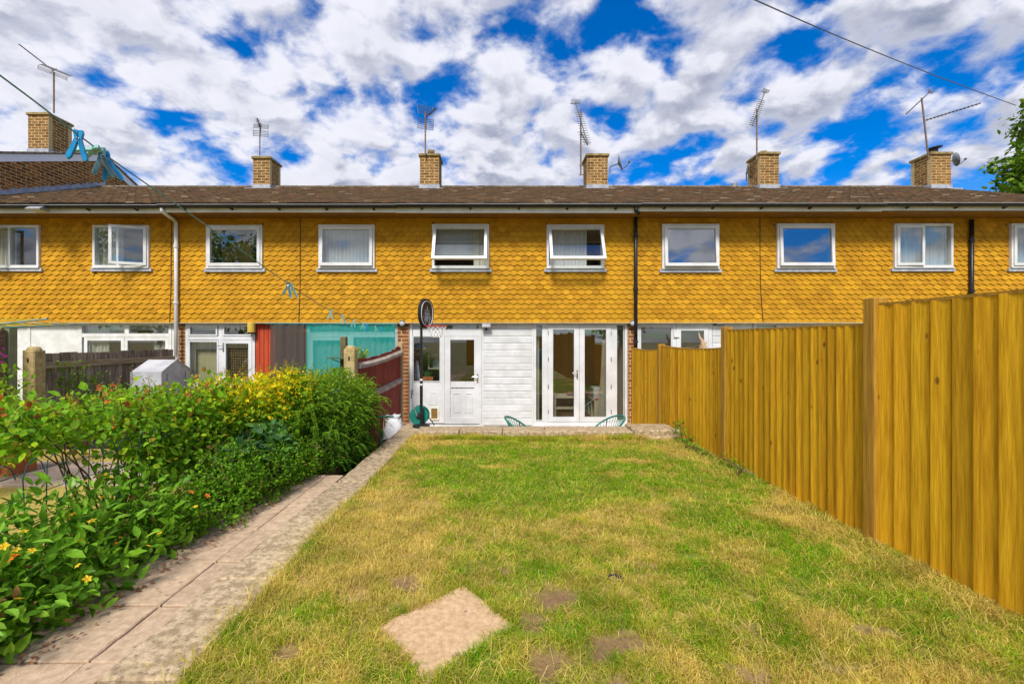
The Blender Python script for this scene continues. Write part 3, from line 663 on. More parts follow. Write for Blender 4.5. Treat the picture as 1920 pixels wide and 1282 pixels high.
def lamp_round(hs, px, py):
    c = (lx(px), 9.34, lz(py)); o = MB().lathe([(.02, .0), (.07, .0), (.075, -.03), (.06, -.04)], c, 16, 'y').build('bulkhead_lamp', BLACK, hs)
    MB().lathe([(.055, -.041), (.05, -.07), (.03, -.09), (.004, -.097)], c, 16, 'y').build('lamp_glass', M('opal_glass', (.42, .42, .43), None, .2), o)

BX = [-11.2, -6.545, -1.955, 2.736, 7.44, 12.15]
WIN = {'B': [(-32, 72, 422, 502, 'pair_left', -.42), (173, 278, 422, 502, 'pair_right', .38)],
       'C': [(386, 491, 422, 503, 'fixed', 0.), (597, 702, 421, 503, 'tilt', -.05)],
       'D': [(810, 917, 420, 503, 'top', -.45), (1025, 1133, 421, 503, 'top', -.45)],
       'E': [(1242, 1349, 420, 504, 'sky', -.07), (1458, 1566, 419, 503, 'sky', -.05)],
       'F': [(1678, 1788, 419, 502, 'pair_left', -.05), (1897, 2004, 419, 502, 'pair_left', -.03)]}
LAB = {'B': 'tile hung terraced house at far left with white downpipe and side hung windows',
       'C': 'tile hung terraced house with red boards and teal netting on its ground floor',
       'D': 'tile hung terraced house in the middle with white French doors and white cladding',
       'E': 'tile hung terraced house right of the black downpipe, ground floor half hidden by the fence',
       'F': 'tile hung terraced house at far right above the tall near fence panel'}
HS = {}
for i, k in enumerate('BCDEF'):
    x0, x1 = BX[i], BX[i + 1]; hs = thing('terraced_house', LAB[k], 'house', (x0, 9.4, -.47), 'terraced houses in the yellow row'); HS[k] = hs
    holes = []
    for w in WIN[k]: holes.append(upper_window(hs, *w))
    shell(hs, x0, x1, holes); hang_tiles(hs, x0 + .001, x1 - .001, [(a - .004, b + .004, c - .055, d + .004) for a, b, c, d in holes])
    roof(hs, x0, x1); gutter(hs, x0, x1, (.02, .01, 0., -.01, -.02)[i])
fascia(HS['B'], BX[0], BX[1], H + 2.47, H + 2.63); fascia(HS['C'], BX[1], BX[2] - .05, H + 2.485, H + 2.63)
fascia(HS['D'], BX[2] - .049, BX[3] - .001, H + 2.475, H + 2.64); fascia(HS['E'], BX[3], BX[4], H + 2.505, H + 2.64); fascia(HS['F'], BX[4] + .001, BX[5], H + 2.52, H + 2.65)
chC = chimney(HS['C'], 474, 506, 293); chD = chimney(HS['D'], 787, 823, 288, pot=.20); chE = chimney(HS['E'], 1101, 1140, 288)
chF = chimney(HS['F'], 1425, 1461, 285, pot=.06); chG = chimney(HS['F'], 1746, 1784, 285)

# taller end house on the left: roof, brick gable, bargeboard
XA = -11.22; YRA, ZRA = 12.85, H + 5.26; SA = .40
ha = thing('terraced_house', 'taller brick gabled house rising behind the left end of the row', 'house', (XA, 9.4, -.47))
zr = lambda y: ZRA - abs(y - YRA) * SA
gw = MB().prism([(9.3, -.45), (9.3, zr(9.3) - .13), (YRA, ZRA - .13), (16.4, zr(16.4) - .13), (16.4, -.45)], XA - .25, XA - .004, 'x').build('gable_wall', MORT, ha)
org = origin(gw); z = ZE + .05; c = 0
while z < ZRA - .2:
    for a, b in [(9.35 + .225 * i + .1125 * (c % 2), 9.35 + .225 * (i + 1) + .1125 * (c % 2)) for i in range(23)]:
        m = (a + b) / 2
        if z + .04 < zr(m) - .16 and z - .0 > ZE + min(abs(m - YE), abs(2 * YR - YE - m)) * SL + .04:
            brick_obj(gw, org, (XA - .050, m, z), (.1, .208, .059), GBRICK)
    z += .075; c += 1
fl = MB(); n = 14
for i in range(n):
    a = 9.2 + i * .27; za = ZE + (a - YE) * SL
    fl.prism([(a, za + .01), (a + .275, za + .275 * SL + .01), (a + .275, za + .275 * SL + .16), (a + .0, za + .075 + .03)], XA - .011 + .0004 * (i % 2), XA + .006 + .0008 * (i % 2), 'x')
fl.build('stepped_flashing', LEAD, ha)
rA = roof(ha, XA - 6, XA - .012, 9.1, zr(9.1), YRA, ZRA, 26)
bb = MB(); bb.prism([(8.95, zr(8.95) - .02), (YRA, ZRA - .02), (YRA, ZRA - .20), (8.95, zr(8.95) - .20)], XA - .010, XA + .035, 'x')
bb.prism([(YRA + .0005, ZRA - .02), (16.6, zr(16.6) - .02), (16.6, zr(16.6) - .20), (YRA + .0005, ZRA - .20)], XA - .010, XA + .035, 'x'); bb.build('bargeboard', M('bright_white_board', (.84, .84, .84), (.88, .88, .88), .45, 3), ha)
vt = MB()
for i in range(32):
    a = 8.95 + i * .245
    for s in (1,):
        if a < YRA - .2: vt.prism([(a, zr(a) + .0), (a + .27, zr(a + .27) - .004), (a + .27, zr(a + .27) + .028), (a, zr(a) + .038)], XA - .2, XA + .075, 'x')
        elif a > YRA: vt.prism([(a, zr(a) + .0), (a + .27, zr(a + .27)), (a + .27, zr(a + .27) + .038), (a, zr(a) + .028)], XA - .2, XA + .075, 'x')
vt.build('verge_tiles', M('verge_tile', (.30, .24, .15), (.42, .35, .24), .9, 12, 4), ha, 'stuff')
zcA = ZRA - .08; yA = 12.42
coreA = MB().box(X(52, yA) + .0035, X(91, yA) - .0035, yA + .0035, yA + .6865, zcA - .4, Z(211, yA) - .06).build('chimney', MORT, ha)
brick_box(coreA, X(52, yA), X(91, yA), yA, yA + .69, zcA + .04, Z(211, yA) - .065, BRICK)
MB().bbox(X(52, yA) - .035, X(91, yA) + .035, yA - .035, yA + .725, Z(211, yA) - .066, Z(211, yA), .015).build('cap', CAP, coreA)
MB().lathe([(.10, 0), (.10, .07), (.07, .07), (.07, 0)], (X(75, yA), yA + .35, Z(211, yA) - .005), 14).build('pot', CAP, coreA)
MB().box(X(52, yA) - .015, X(91, yA) + .015, yA - .015, yA + .705, zcA - .35, zcA + .05).build('flashing', LEAD, coreA)

# ---------------------------------------------------------------- ground floors
# middle house D
D = HS['D']; pier(D, 745, 767); pier(D, 1177, 1191)
du = MB().frame(lx(768), lx(903), lz(800), lz(605), 9.395, 9.465, .055, .045, .05); du.box(lx(775) - .01, lx(897) + .01, 9.397, 9.463, lz(630), lz(617)); du.box(lx(826), lx(833), 9.397, 9.463, lz(793), lz(630))
du.build('door_frame', WHITE, D)
tl = MB().frame(lx(773.4), lx(898), lz(618), lz(606.6), 9.400, 9.440, .012).build('top_light', WHITE, D); pane(tl, lx(775), lx(897), lz(617), lz(607), 9.42)
lw = MB().frame(lx(773.5), lx(825.9), lz(716), lz(629.5), 9.40, 9.45, .018).build('window', WHITE, D); pane(lw, lx(775), lx(824.5), lz(714.5), lz(631), 9.425)
lp = MB().box(lx(773.5), lx(826), 9.41, 9.45, lz(793), lz(717)).build('door_panel', WHITE, D)
for a, b in ((780, 792), (806, 818)):
    m = MB(); m.frame(lx(a), lx(b), lz(759), lz(736), 9.402, 9.411, .012); m.build('raised_panel', WHITE, lp)
cf = MB().frame(lx(806), lx(823), lz(787), lz(763), 9.385, 9.409, .03).build('cat_flap', M('cream_plastic', (.66, .62, .48)), lp); MB().box(lx(809), lx(820), 9.398, 9.404, lz(784), lz(766)).build('flap', M('amber_flap', (.22, .13, .04), None, .25), cf)
dr = MB().frame(lx(833.5), lx(900), lz(794), lz(630.5), 9.385, 9.455, .12, .07, .12); dr.box(lx(845), lx(889), 9.387, 9.453, lz(726), lz(715)); dr = dr.build('door', WHITE, D)
pane(dr, lx(844), lx(890), lz(716), lz(636), 9.42, FROST); pn = MB().box(lx(844), lx(890), 9.41, 9.44, lz(784), lz(724)).build('lower_panel', WHITE, dr)
for a, b in ((849, 863), (872, 886)): MB().frame(lx(a), lx(b), lz(773), lz(737), 9.400, 9.411, .014).build('raised_panel', WHITE, pn)
def handle(parent, px, py, s=-1, y=9.385):
    x, z = lx(px), lz(py); m = MB().box(x - .014, x + .014, y - .008, y, z - .09, z + .09); m.tube([(x, y - .006, z + .03), (x, y - .05, z + .03), (x + s * .11, y - .05, z + .03)], .009, 8); m.build('handle', CHROME, parent)
handle(dr, 895.5, 709)
cl = MB().box(lx(903.3), lx(1000.5), 9.42, 9.47, -.30, H + .345).build('cladding', CLAD, D)
for i in range(15):
    z0 = lz(797) + i * (lz(604) - lz(797)) / 15; z1 = z0 + (lz(604) - lz(797)) / 15
    MB().prism([(9.400, z0 + .006), (9.404, z0), (9.419, z0), (9.419, z1 - .004), (9.411, z1 - .004), (9.408, z1 - .014), (9.400, z1 - .020)], lx(907), lx(997), 'x').build('cladding_board', CLAD, cl)
for a, b in ((903.4, 906.9), (997.1, 1000.4)): MB().box(lx(a), lx(b), 9.395, 9.419, -.30, H + .345).build('edge_trim', WHITE, cl)
fd = MB().frame(lx(1000.6), lx(1176), lz(798), lz(604.5), 9.39, 9.47, .05, .055, .09)
for a, b in ((1017.5, 1027), (1146, 1156)): fd.box(lx(a), lx(b), 9.392, 9.468, lz(789.5), lz(609.5))
fd = fd.build('french_door_frame', WHITE, D)
for a, b in ((1003, 1018), (1155.5, 1170.5)):
    s = MB().frame(lx(a + .2), lx(b - .2), lz(789), lz(608.5), 9.396, 9.45, .014).build('side_light', WHITE, fd); pane(s, lx(a) + .012, lx(b) - .012, lz(788), lz(609.5), 9.42)
for a, b, c in ((1027.2, 1085.7, 1), (1086.3, 1145.8, -1)):
    s = MB().frame(lx(a), lx(b), lz(790), lz(609), 9.380, 9.452, .105, .095, .095).build('french_door', WHITE, fd); p = pane(s, lx(a) + .1, lx(b) - .1, lz(781.5), lz(617), 9.42, glass('french_glass', (.93, .95, .93), .20))
    p.rotation_euler = (0, 0, 0)
    for q in (624, 673, 724, 771):
        hx = lx(a) + .005 if c > 0 else lx(b) - .005; MB().tube([(hx, 9.372, lz(q) - .04), (hx, 9.372, lz(q) + .04)], .009, 8).build('hinge', CHROME, s)
    if c > 0: handle(s, 1082, 702, -1, 9.380)
MB().box(lx(1000.6), lx(1176), 9.33, 9.39, lz(800), lz(795.5)).build('sill', WHITE, fd); MB().box(lx(768), lx(1177), 9.30, 9.60, -.46, -.315).build('door_step', SLABP, D)
fl_ = MB().box(lx(904), lx(920), 9.26, 9.32, lz(614), lz(607)); fl_ = fl_.build('flood_light', METAL, D); MB().box(lx(905), lx(919), 9.257, 9.2595, lz(613), lz(608)).build('lamp_glass', M('lamp_glass_grey', (.5, .5, .52), None, .2), fl_); MB().tube([(lx(912), 9.30, lz(614)), (lx(912), 9.33, lz(618)), (lx(912), 9.40, lz(618))], .022, 8).build('arm', BLACK, fl_)
lamp_round(D, 756, 607); lamp_round(D, 1184, 607)
# black downpipe between the middle house and the next
def downpipe(hs, px, py0, py1, mat, r=.036, y=9.255, neck=None, clips=3):
    z0, z1 = Z(py1, y), Z(py0, y); x = X(px, y); pts = [(x, y, z0), (x, y, z1)]
    if neck:
        z1b = Z(neck[1], y); pts = [(x, y, z0), (x, y, z1b), (x - .04, y - .02, z1b + .05), (X(neck[0], 8.84) + .05, 8.86, H + 2.47), (X(neck[0], 8.79), 8.80, H + 2.50), (X(neck[0], 8.79), 8.79, H + 2.57)]
    o = MB().tube(pts, r, 12).build('downpipe', mat, hs, smooth=True)
    for i in range(clips):
        z = z0 + (z1 - z0) * (i + .6) / clips; MB().lathe([(r + .001, z - .025), (r + .012, z - .024), (r + .012, z + .024), (r + .001, z + .025)], (x, y, 0), 12).build('pipe_clip', mat, o)
downpipe(E_ := HS['E'], 1192, 402, 700, BLACK, .037, 9.252, (1193, 398)); downpipe(HS['F'], 1822, 412, 700, BLACK, .037)
downpipe(HS['B'], 330, 420, 735, M('white_pipe', (.66, .66, .66), (.76, .76, .76), .35, 4), .036, 9.25, (303, 416))
for hs, px, wob in ((HS['C'], 563, -3), (HS['E'], 1425, 6), (HS['B'], 321, -3)):
    y = 9.297; MB().tube([(X(px, y), y, Z(399, y)), (X(px, y), y - .004, Z(470, y)), (X(px + wob * .2, y), y, Z(540, y)), (X(px + wob, y), y - .003, Z(606, y))], .006, 6).build('wall_cable', BLACK, hs)
# house C
C = HS['C']; pier(C, 334, 347.5)
cu = MB().frame(lx(348), lx(478), lz(745), lz(605), 9.395, 9.465, .055); cu.box(lx(410), lx(417), 9.397, 9.463, lz(741), lz(609)); cu.box(lx(353), lx(473), 9.399, 9.461, lz(637), lz(630)); cu = cu.build('door_frame', WHITE, C)
for a, b in ((354, 408), (418, 472.5)):
    t = MB().frame(lx(a), lx(b), lz(629.5), lz(610), 9.385, 9.44, .03).build('top_light', WHITE, cu); pane(t, lx(a) + .028, lx(b) - .028, lz(627.5), lz(612.5), 9.42)
t = MB().frame(lx(353.5), lx(409.8), lz(718), lz(638), 9.39, 9.44, .03).build('window', WHITE, cu); pane(t, lx(353.5) + .028, lx(409.8) - .028, lz(715.5), lz(640.5), 9.42)
MB().box(lx(353.5), lx(409.8), 9.41, 9.44, lz(741), lz(718.4)).build('lower_panel', WHITE, cu)
t = MB().frame(lx(417.5), lx(472.5), lz(742), lz(637.5), 9.388, 9.448, .07, .07, .3).build('door', WHITE, cu); pane(t, lx(424), lx(466), lz(714), lz(644), 9.42); handle(t, 419.6, 651, -1, 9.388)
rb = MB().box(lx(478.5), lx(575), 9.42, 9.47, -.45, H + .345).build('red_cladding', REDP, C)
for i in range(12):
    a = 479 + i * 8; MB().bbox(lx(a) + .003, lx(a + 8) - .003, 9.398, 9.419, -.44, H + .343, .006).build('red_board', REDP, rb)
tu = MB().frame(lx(576), lx(746), lz(800), lz(605), 9.395, 9.465, .055); tu.box(lx(582), lx(740), 9.397, 9.463, lz(632), lz(622)); tu.box(lx(652), lx(663), 9.397, 9.463, lz(795), lz(632)); tu = tu.build('patio_door_frame', WHITE, C)
pane(tu, lx(580), lx(742), lz(623), lz(609), 9.43); t = MB().frame(lx(581.5), lx(651.5), lz(794), lz(632.5), 9.40, 9.45, .06).build('patio_door', WHITE, tu); pane(t, lx(585), lx(648), lz(789), lz(637), 9.42); pane(tu, lx(663), lx(741), lz(794), lz(632), 9.43)
yl = MB().lathe([(.075, 0), (.075, .19), (.068, .2)], (lx(476), 9.31, lz(623)), 16).build('porch_lamp', YLAMP, C, smooth=False); MB().lathe([(.062, -.03), (.07, -.001)], (lx(476), 9.31, lz(623)), 16).build('lamp_base', BLACK, yl)
# house B
B = HS['B']
MB().box(lx(-40), lx(148), 9.40, 9.47, -.45, H + .345).build('white_panel', OLDWHITE, B); MB().box(lx(52), lx(58), 9.385, 9.399, -.45, H + .345).build('panel_batten', OLDWHITE, B)
bu = MB().frame(lx(148.5), lx(322), lz(740), lz(604.8), 9.39, 9.465, .06); bu.box(lx(234), lx(242), 9.392, 9.463, lz(625), lz(609)); bu.box(lx(153), lx(317), 9.394, 9.461, lz(632), lz(625)); bu = bu.build('window_frame', OLDWHITE, B)
for a, b in ((155, 234), (242, 316)): pane(bu, lx(a), lx(b), lz(625.5), lz(609), 9.43)
for a, b in ((158, 233), (233.6, 316)):
    t = MB().frame(lx(a), lx(b), lz(736), lz(632.5), 9.395, 9.445, .065).build('sash', OLDWHITE, bu); pane(t, lx(a) + .06, lx(b) - .06, lz(731), lz(637), 9.42)
MB().box(lx(322.5), lx(334), 9.40, 9.47, -.45, H + .345).build('corner_panel', OLDWHITE, B)
fl2 = MB(); fl2.prism([(8.70, H + 2.56), (8.62, H + 2.50), (8.64, H + 2.47), (8.78, H + 2.50), (8.82, H + 2.545)], X(59, 8.75), X(86, 8.75), 'x'); fl2 = fl2.build('flood_light', METAL, B); MB().box(X(64, 8.7), X(82, 8.7), 8.66, 8.76, H + 2.462, H + 2.474).build('lamp_glass', M('warm_lamp_glass', (.66, .55, .32), None, .25), fl2)
# house E and F ground floors
E = HS['E']; eu = MB().frame(lx(1193), lx(1335), lz(800), lz(604.8), 9.395, 9.465, .07); eu.box(lx(1261), lx(1268), 9.397, 9.463, lz(794), lz(611)); eu = eu.build('door_frame', WHITE, E)
t = MB().frame(lx(1199.8), lx(1260.8), lz(720), lz(611.4), 9.40, 9.45, .025).build('window', WHITE, eu); pane(t, lx(1201), lx(1260), lz(718), lz(612.5), 9.42); MB().box(lx(1199.8), lx(1260.8), 9.41, 9.44, lz(794), lz(720.5)).build('lower_panel', WHITE, eu)
t = MB().frame(lx(1268.3), lx(1328), lz(793), lz(611.4), 9.388, 9.45, .09).build('door', WHITE, eu); pane(t, lx(1274), lx(1323), lz(787), lz(619), 9.42); MB().box(lx(1262.5), lx(1273), 9.36, 9.387, lz(632), lz(619)).build('letter_box', WHITE, t)
ec = MB().box(lx(1335.3), lx(1412), 9.42, 9.47, -.45, H + .345).build('cladding', CLAD, E)
for i in range(15):
    z0 = lz(797) + i * (lz(604) - lz(797)) / 15; z1 = z0 + (lz(604) - lz(797)) / 15
    MB().prism([(9.400, z0 + .006), (9.404, z0), (9.419, z0), (9.419, z1 - .004), (9.411, z1 - .004), (9.408, z1 - .014), (9.400, z1 - .020)], lx(1336), lx(1411), 'x').build('cladding_board', CLAD, ec)
ef = MB().frame(lx(1412.5), lx(1611), lz(798), lz(604.8), 9.39, 9.47, .06)
for a, b in ((1456, 1470), (1562, 1574)): ef.box(lx(a), lx(b), 9.392, 9.468, lz(792), lz(610.5))
ef = ef.build('french_door_frame', WHITE, E)
for a, b in ((1418.5, 1455.5), (1574.5, 1604.5)): pane(ef, lx(a), lx(b), lz(792), lz(611), 9.43)
for a, b in ((1470.3, 1516), (1516.6, 1561.6)):
    s = MB().frame(lx(a), lx(b), lz(792), lz(611), 9.382, 9.452, .085).build('french_door', WHITE, ef); pane(s, lx(a) + .08, lx(b) - .08, lz(785), lz(618), 9.42)
bl = MB().bbox(lx(1337), lx(1355), 9.33, 9.40, lz(610), lz(602.5), .02).build('bulkhead_lamp', BLACK, E); MB().bbox(lx(1339.5), lx(1352.5), 9.315, 9.329, lz(608.8), lz(603.7), .01).build('lamp_glass', bpy.data.materials['opal_glass'], bl)
Fh = HS['F']; pier(Fh, 1611.5, 1625); MB().box(lx(1625.5), lx(2045), 9.40, 9.47, -.45, H + .345).build('white_panel', CLAD, Fh); lamp_round(Fh, 1618, 608)
MB().lathe([(.075, 0), (.065, .10), (.085, .16), (.07, .17), (.05, .02)], (X(1377, 12.9), 12.9, ZR - .02), 14).build('vent_pipe', LEAD, E)

# ---------------------------------------------------------------- curtains and things seen through the glass
def uw(px, py, y=9.50): return X(px, y), Z(py, y)
y = 9.418
curtain('curtain', 'cream curtain in the leftmost upstairs window', X(-28, y), X(20, y), Z(500, y), Z(425, y), y, CURT, .025, 7)
curtain('curtain', 'cream curtain behind the fixed pane of the second upstairs window', X(186, y), X(224, y), Z(500, y), Z(425, y), y, CURT, .025, 6)
curtain('net_curtain', 'white net curtain filling the tilted window above the teal netting', X(600, y), X(702, y), Z(503, y), Z(424, y), y, NET, .018, 15)
curtain('roller_blind', 'pale grey roller blind in the left open window of the middle house', X(812, y), X(894, y), Z(478, y), Z(424, y), y + .025, BLIND, .001, 1, 'blind')
curtain('curtain', 'white curtain at the right side of the left open upstairs window', X(888, y), X(914, y), Z(503, y), Z(424, y), y, CURT, .02, 5)
curtain('curtain', 'white curtain drawn across the right open upstairs window of the middle house', X(1028, y), X(1100, y), Z(503, y), Z(424, y), y, NET, .02, 10)
curtain('net_curtain', 'white net curtain in the left pane of the paired window at right', X(1684, y), X(1732, y), Z(502, y), Z(424, y), y, NET, .015, 8)
curtain('net_curtain', 'white net curtain in the right pane of the paired window at right', X(1736, y), X(1786, y), Z(502, y), Z(424, y), y, NET, .015, 9)
curtain('net_curtain', 'white net curtain in the upstairs window cut by the right edge', X(1902, y), X(2000, y), Z(502, y), Z(424, y), y, NET, .015, 14)
curtain('curtain', 'pale curtain at the left of the sliding kitchen window', X(165, 9.50), X(205, 9.50), lz(735), lz(609), 9.50, CURT, .025, 6)
curtain('curtain', 'pale curtain at the right of the sliding kitchen window', X(288, 9.50), X(318, 9.50), lz(735), lz(609), 9.50, CURT, .025, 5)
curtain('net_curtain', 'bluish white net pelmet and side drape behind the window beside the beaded door', X(356, 9.56), X(368, 9.56), lz(722), lz(640), 9.56, NET, .015, 4)
curtain('net_pelmet', 'short bluish white net pelmet across the window beside the beaded door', X(369, 9.56), X(409, 9.56), lz(656), lz(640), 9.56, NET, .012, 9)
MB().box(X(370, 9.62), X(410, 9.62), 9.60, 9.62, lz(720), lz(640)).build('roller_blind', M('buff_blind', (.52, .44, .24), (.58, .50, .29), .8, 3)); tag(bpy.data.objects['roller_blind.001'] if 'roller_blind.001' in bpy.data.objects else bpy.data.objects['roller_blind'], 'buff roller blind in the window beside the beaded door', 'blind')
bc = thing('beaded_curtain', 'brown beaded curtain hanging inside the glazed door', 'curtain', (X(445, 9.52), 9.52, lz(716)))
for i in range(13):
    m = MB(); x = X(425 + i * 3.3, 9.52); zt = lz(645); k = 0
    while zt - k * .055 > lz(716): m.lathe([(.004, .0), (.011, .012), (.011, .036), (.004, .048)], (x, 9.52, zt - k * .055 - .05), 6); k += 1
    m.build('bead_string', M('wooden_bead', (.30, .19, .07), (.48, .33, .14), .5, 30), bc)
curtain('teal_net', 'teal net sheet hung across the patio door and window', X(573, 9.27), X(741, 9.27), -.30, lz(607), 9.27, TEALN, .012, 13, 'netting')
curtain('grey_net', 'dark grey net sheet hanging over the red boards', X(507, 9.25), X(571, 9.25), -.25, lz(608), 9.25, GREYN, .012, 5, 'netting', flare=.05)
tag(MB().tube([(X(498, 9.25), 9.25, lz(607)), (X(745, 9.25), 9.25, lz(607.5))], .010, 8).build('net_rail', GREENP), 'thin green rail carrying the teal and grey nets', 'rail')
curtain('curtain', 'white lace curtain inside the teal netted door', X(583, 9.5), X(744, 9.5), -.25, lz(608), 9.5, NET, .03, 16)
y = 9.6
curtain('curtain', 'cream curtain behind the left side light of the French doors', X(1003, y), X(1011, y), -.27, lz(608), y, CURT, .02, 2)
curtain('curtain', 'cream curtain gathered inside the right French door leaf', X(1129, y), X(1139, y), -.27, lz(612), y, CURT, .03, 4, flare=.12)
def table(name, label, x0, x1, y0, y1, z0, z1, shelf, mat):
    t = thing(name, label, 'table', ((x0 + x1) / 2, (y0 + y1) / 2, z0)); MB().bbox(x0, x1, y0, y1, z1 - .05, z1, .006).build('table_top', mat, t)
    for a in (x0 + .01, x1 - .06):
        for b in (y0 + .01, y1 - .06): MB().box(a, a + .05, b, b + .05, z0, z1 - .0505).build('leg', mat, t)
    MB().box(x0 + .02, x1 - .02, y0 + .02, y1 - .02, shelf, shelf + .03).build('shelf', mat, t); return t
PALEF = M('pale_furniture', (.60, .54, .38), (.66, .60, .44), .5, 4)
table('side_table', 'pale side table with a shelf behind the left French door', X(1036, 9.9), X(1084, 9.9), 9.75, 10.15, -.28, Z(742, 9.75), .0, PALEF)
tag(MB().lathe([(.02, 0), (.09, .01), (.10, .05), (.06, .09), (.01, .10)], (X(1071, 9.8), 9.88, Z(742, 9.75)), 10).build('cloth_bundle', M('plum_cloth', (.16, .03, .05), None, .9, 12, bump=.6), smooth=True), 'small plum cloth bundle on the pale side table', 'cloth')
bk = thing('cube_shelf', 'low white cube shelf standing inside the right French door', 'shelf', (2.25, 10.8, -.28))
MB().box(2.10, 2.42, 10.0, 11.5, .12, .16).build('top', PALEF, bk); MB().box(2.10, 2.42, 10.0, 11.5, -.28, -.24).build('base', PALEF, bk)
for i in range(5): MB().box(2.10, 2.42, 10.0 + i * .365, 10.04 + i * .365, -.24, .12).build('divider', PALEF, bk)
tag(MB().bbox(2.12, 2.40, 10.15, 10.6, .161, .42, .02).build('storage_box', M('white_box', (.6, .6, .6), None, .5)), 'white storage box on top of the cube shelf', 'box')
tag(MB().box(2.13, 2.36, 10.0, 10.12, .161, .185).build('red_book', M('red_cover', (.6, .06, .04), None, .5)), 'red book lying on the end of the cube shelf', 'book')
desk = thing('desk', 'grey desk in the shade behind the right French door', 'desk', (1.65, 11.2, -.28)); MB().box(1.2, 2.0, 10.9, 11.5, .40, .44).build('desk_top', M('grey_wood', (.25, .23, .2)), desk)
for a in (1.22, 1.92): MB().box(a, a + .05, 10.92, 11.45, -.28, .399).build('leg', bpy.data.materials['grey_wood'], desk)
# kitchen side: helmet on a shelf, white rack, aloe in a pot
sh = tag(MB().box(X(776, 9.7), X(800, 9.7), 9.62, 9.85, lz(655), lz(652.5)).build('wooden_shelf', M('pine_shelf', (.38, .24, .10))), 'small pine shelf inside the left kitchen window', 'shelf')
he = thing('cycle_helmet', 'blue cycle helmet on the small pine shelf', 'helmet', (X(787, 9.7), 9.73, lz(652.5)))
MB().lathe([(.135, .0), (.14, .04), (.12, .10), (.075, .145), (.01, .16)], (X(787, 9.7), 9.73, lz(652.5)), 14).build('helmet_shell', M('blue_helmet', (.02, .22, .42), None, .25), he, smooth=True)
for i in range(3): MB().box(X(787, 9.7) - .02 + (i - 1) * .07, X(787, 9.7) + .012 + (i - 1) * .07, 9.585, 9.60, lz(652.5) + .05, lz(652.5) + .10).build('vent', DARK, he)
rk = thing('white_rack', 'white rack with a pale tub behind the kitchen window', 'rack', (X(815, 10.0), 10.0, .2)); MB().frame(X(803, 10.), X(830, 10.), Z(692, 10.), Z(664, 10.), 9.98, 10.02, .03).build('rack_frame', PALEF, rk); MB().box(X(811, 10.), X(828, 10.), 10.03, 10.2, Z(692, 10.) + .03, Z(675, 10.)).build('tub', M('grey_tub', (.4, .45, .45)), rk)
tag(MB().prism([(X(778, 9.7), lz(714)), (X(788, 9.7), lz(714)), (X(786, 9.7), lz(690)), (X(783.5, 9.7), lz(677)), (X(781, 9.7), lz(677)), (X(779, 9.7), lz(690))], 9.68, 9.71).build('ironing_board', M('pale_cover', (.45, .46, .45))), 'pale ironing board end standing in the kitchen window', 'ironing board')
po = thing('potted_aloe', 'spiky aloe in a terracotta trough on the kitchen sill', 'plant', (X(802, 9.55), 9.55, lz(714)))
MB().prism([(X(793, 9.55), lz(714)), (X(812, 9.55), lz(714)), (X(813, 9.55), lz(707)), (X(792, 9.55), lz(707))], 9.49, 9.6).build('trough', TERRA, po)
al = MB()
for i in range(14):
    a = i * .9; r = .05 + .07 * random.random(); x = X(802, 9.55) + (i - 7) * .008; al.tube([(x, 9.545, lz(707)), (x + r * .5 * math.cos(a), 9.545 + .3 * r * math.sin(a), lz(707) + .06), (x + r * math.cos(a), 9.545 + .5 * r * math.sin(a), lz(707) + .09 + .06 * random.random())], [.010, .008, .001], 6)
al.build('leaf_rosette', M('aloe_leaf', (.05, .13, .03), (.08, .18, .05), .5, 20), po)
for i, (a, b, c_, d) in enumerate([(405, 430, 462, 470), (432, 470, 475, 480), (437, 470, 470, 448), (415, 432, 480, 486)]):
    pass
bx0 = [(X(418, 9.8), X(438, 9.8), Z(492, 9.8), Z(462, 9.8)), (X(440, 9.8), X(474, 9.8), Z(478, 9.8), Z(455, 9.8)), (X(440, 9.8), X(476, 9.8), Z(492, 9.8), Z(478.2, 9.8))]
for i, (a, b, c_, d) in enumerate(bx0):
    cb = tag(MB().bbox(a, b, 9.75, 10.05, c_ - (.0 if i == 1 else .12), d, .006).build('cardboard_box', M('cardboard', (.36, .22, .09), (.44, .28, .12), .8, 6)), ['tall cardboard box at the left inside the dark upstairs window', 'upper cardboard box stacked inside the dark upstairs window', 'lower cardboard box under another inside the dark upstairs window'][i], 'box')

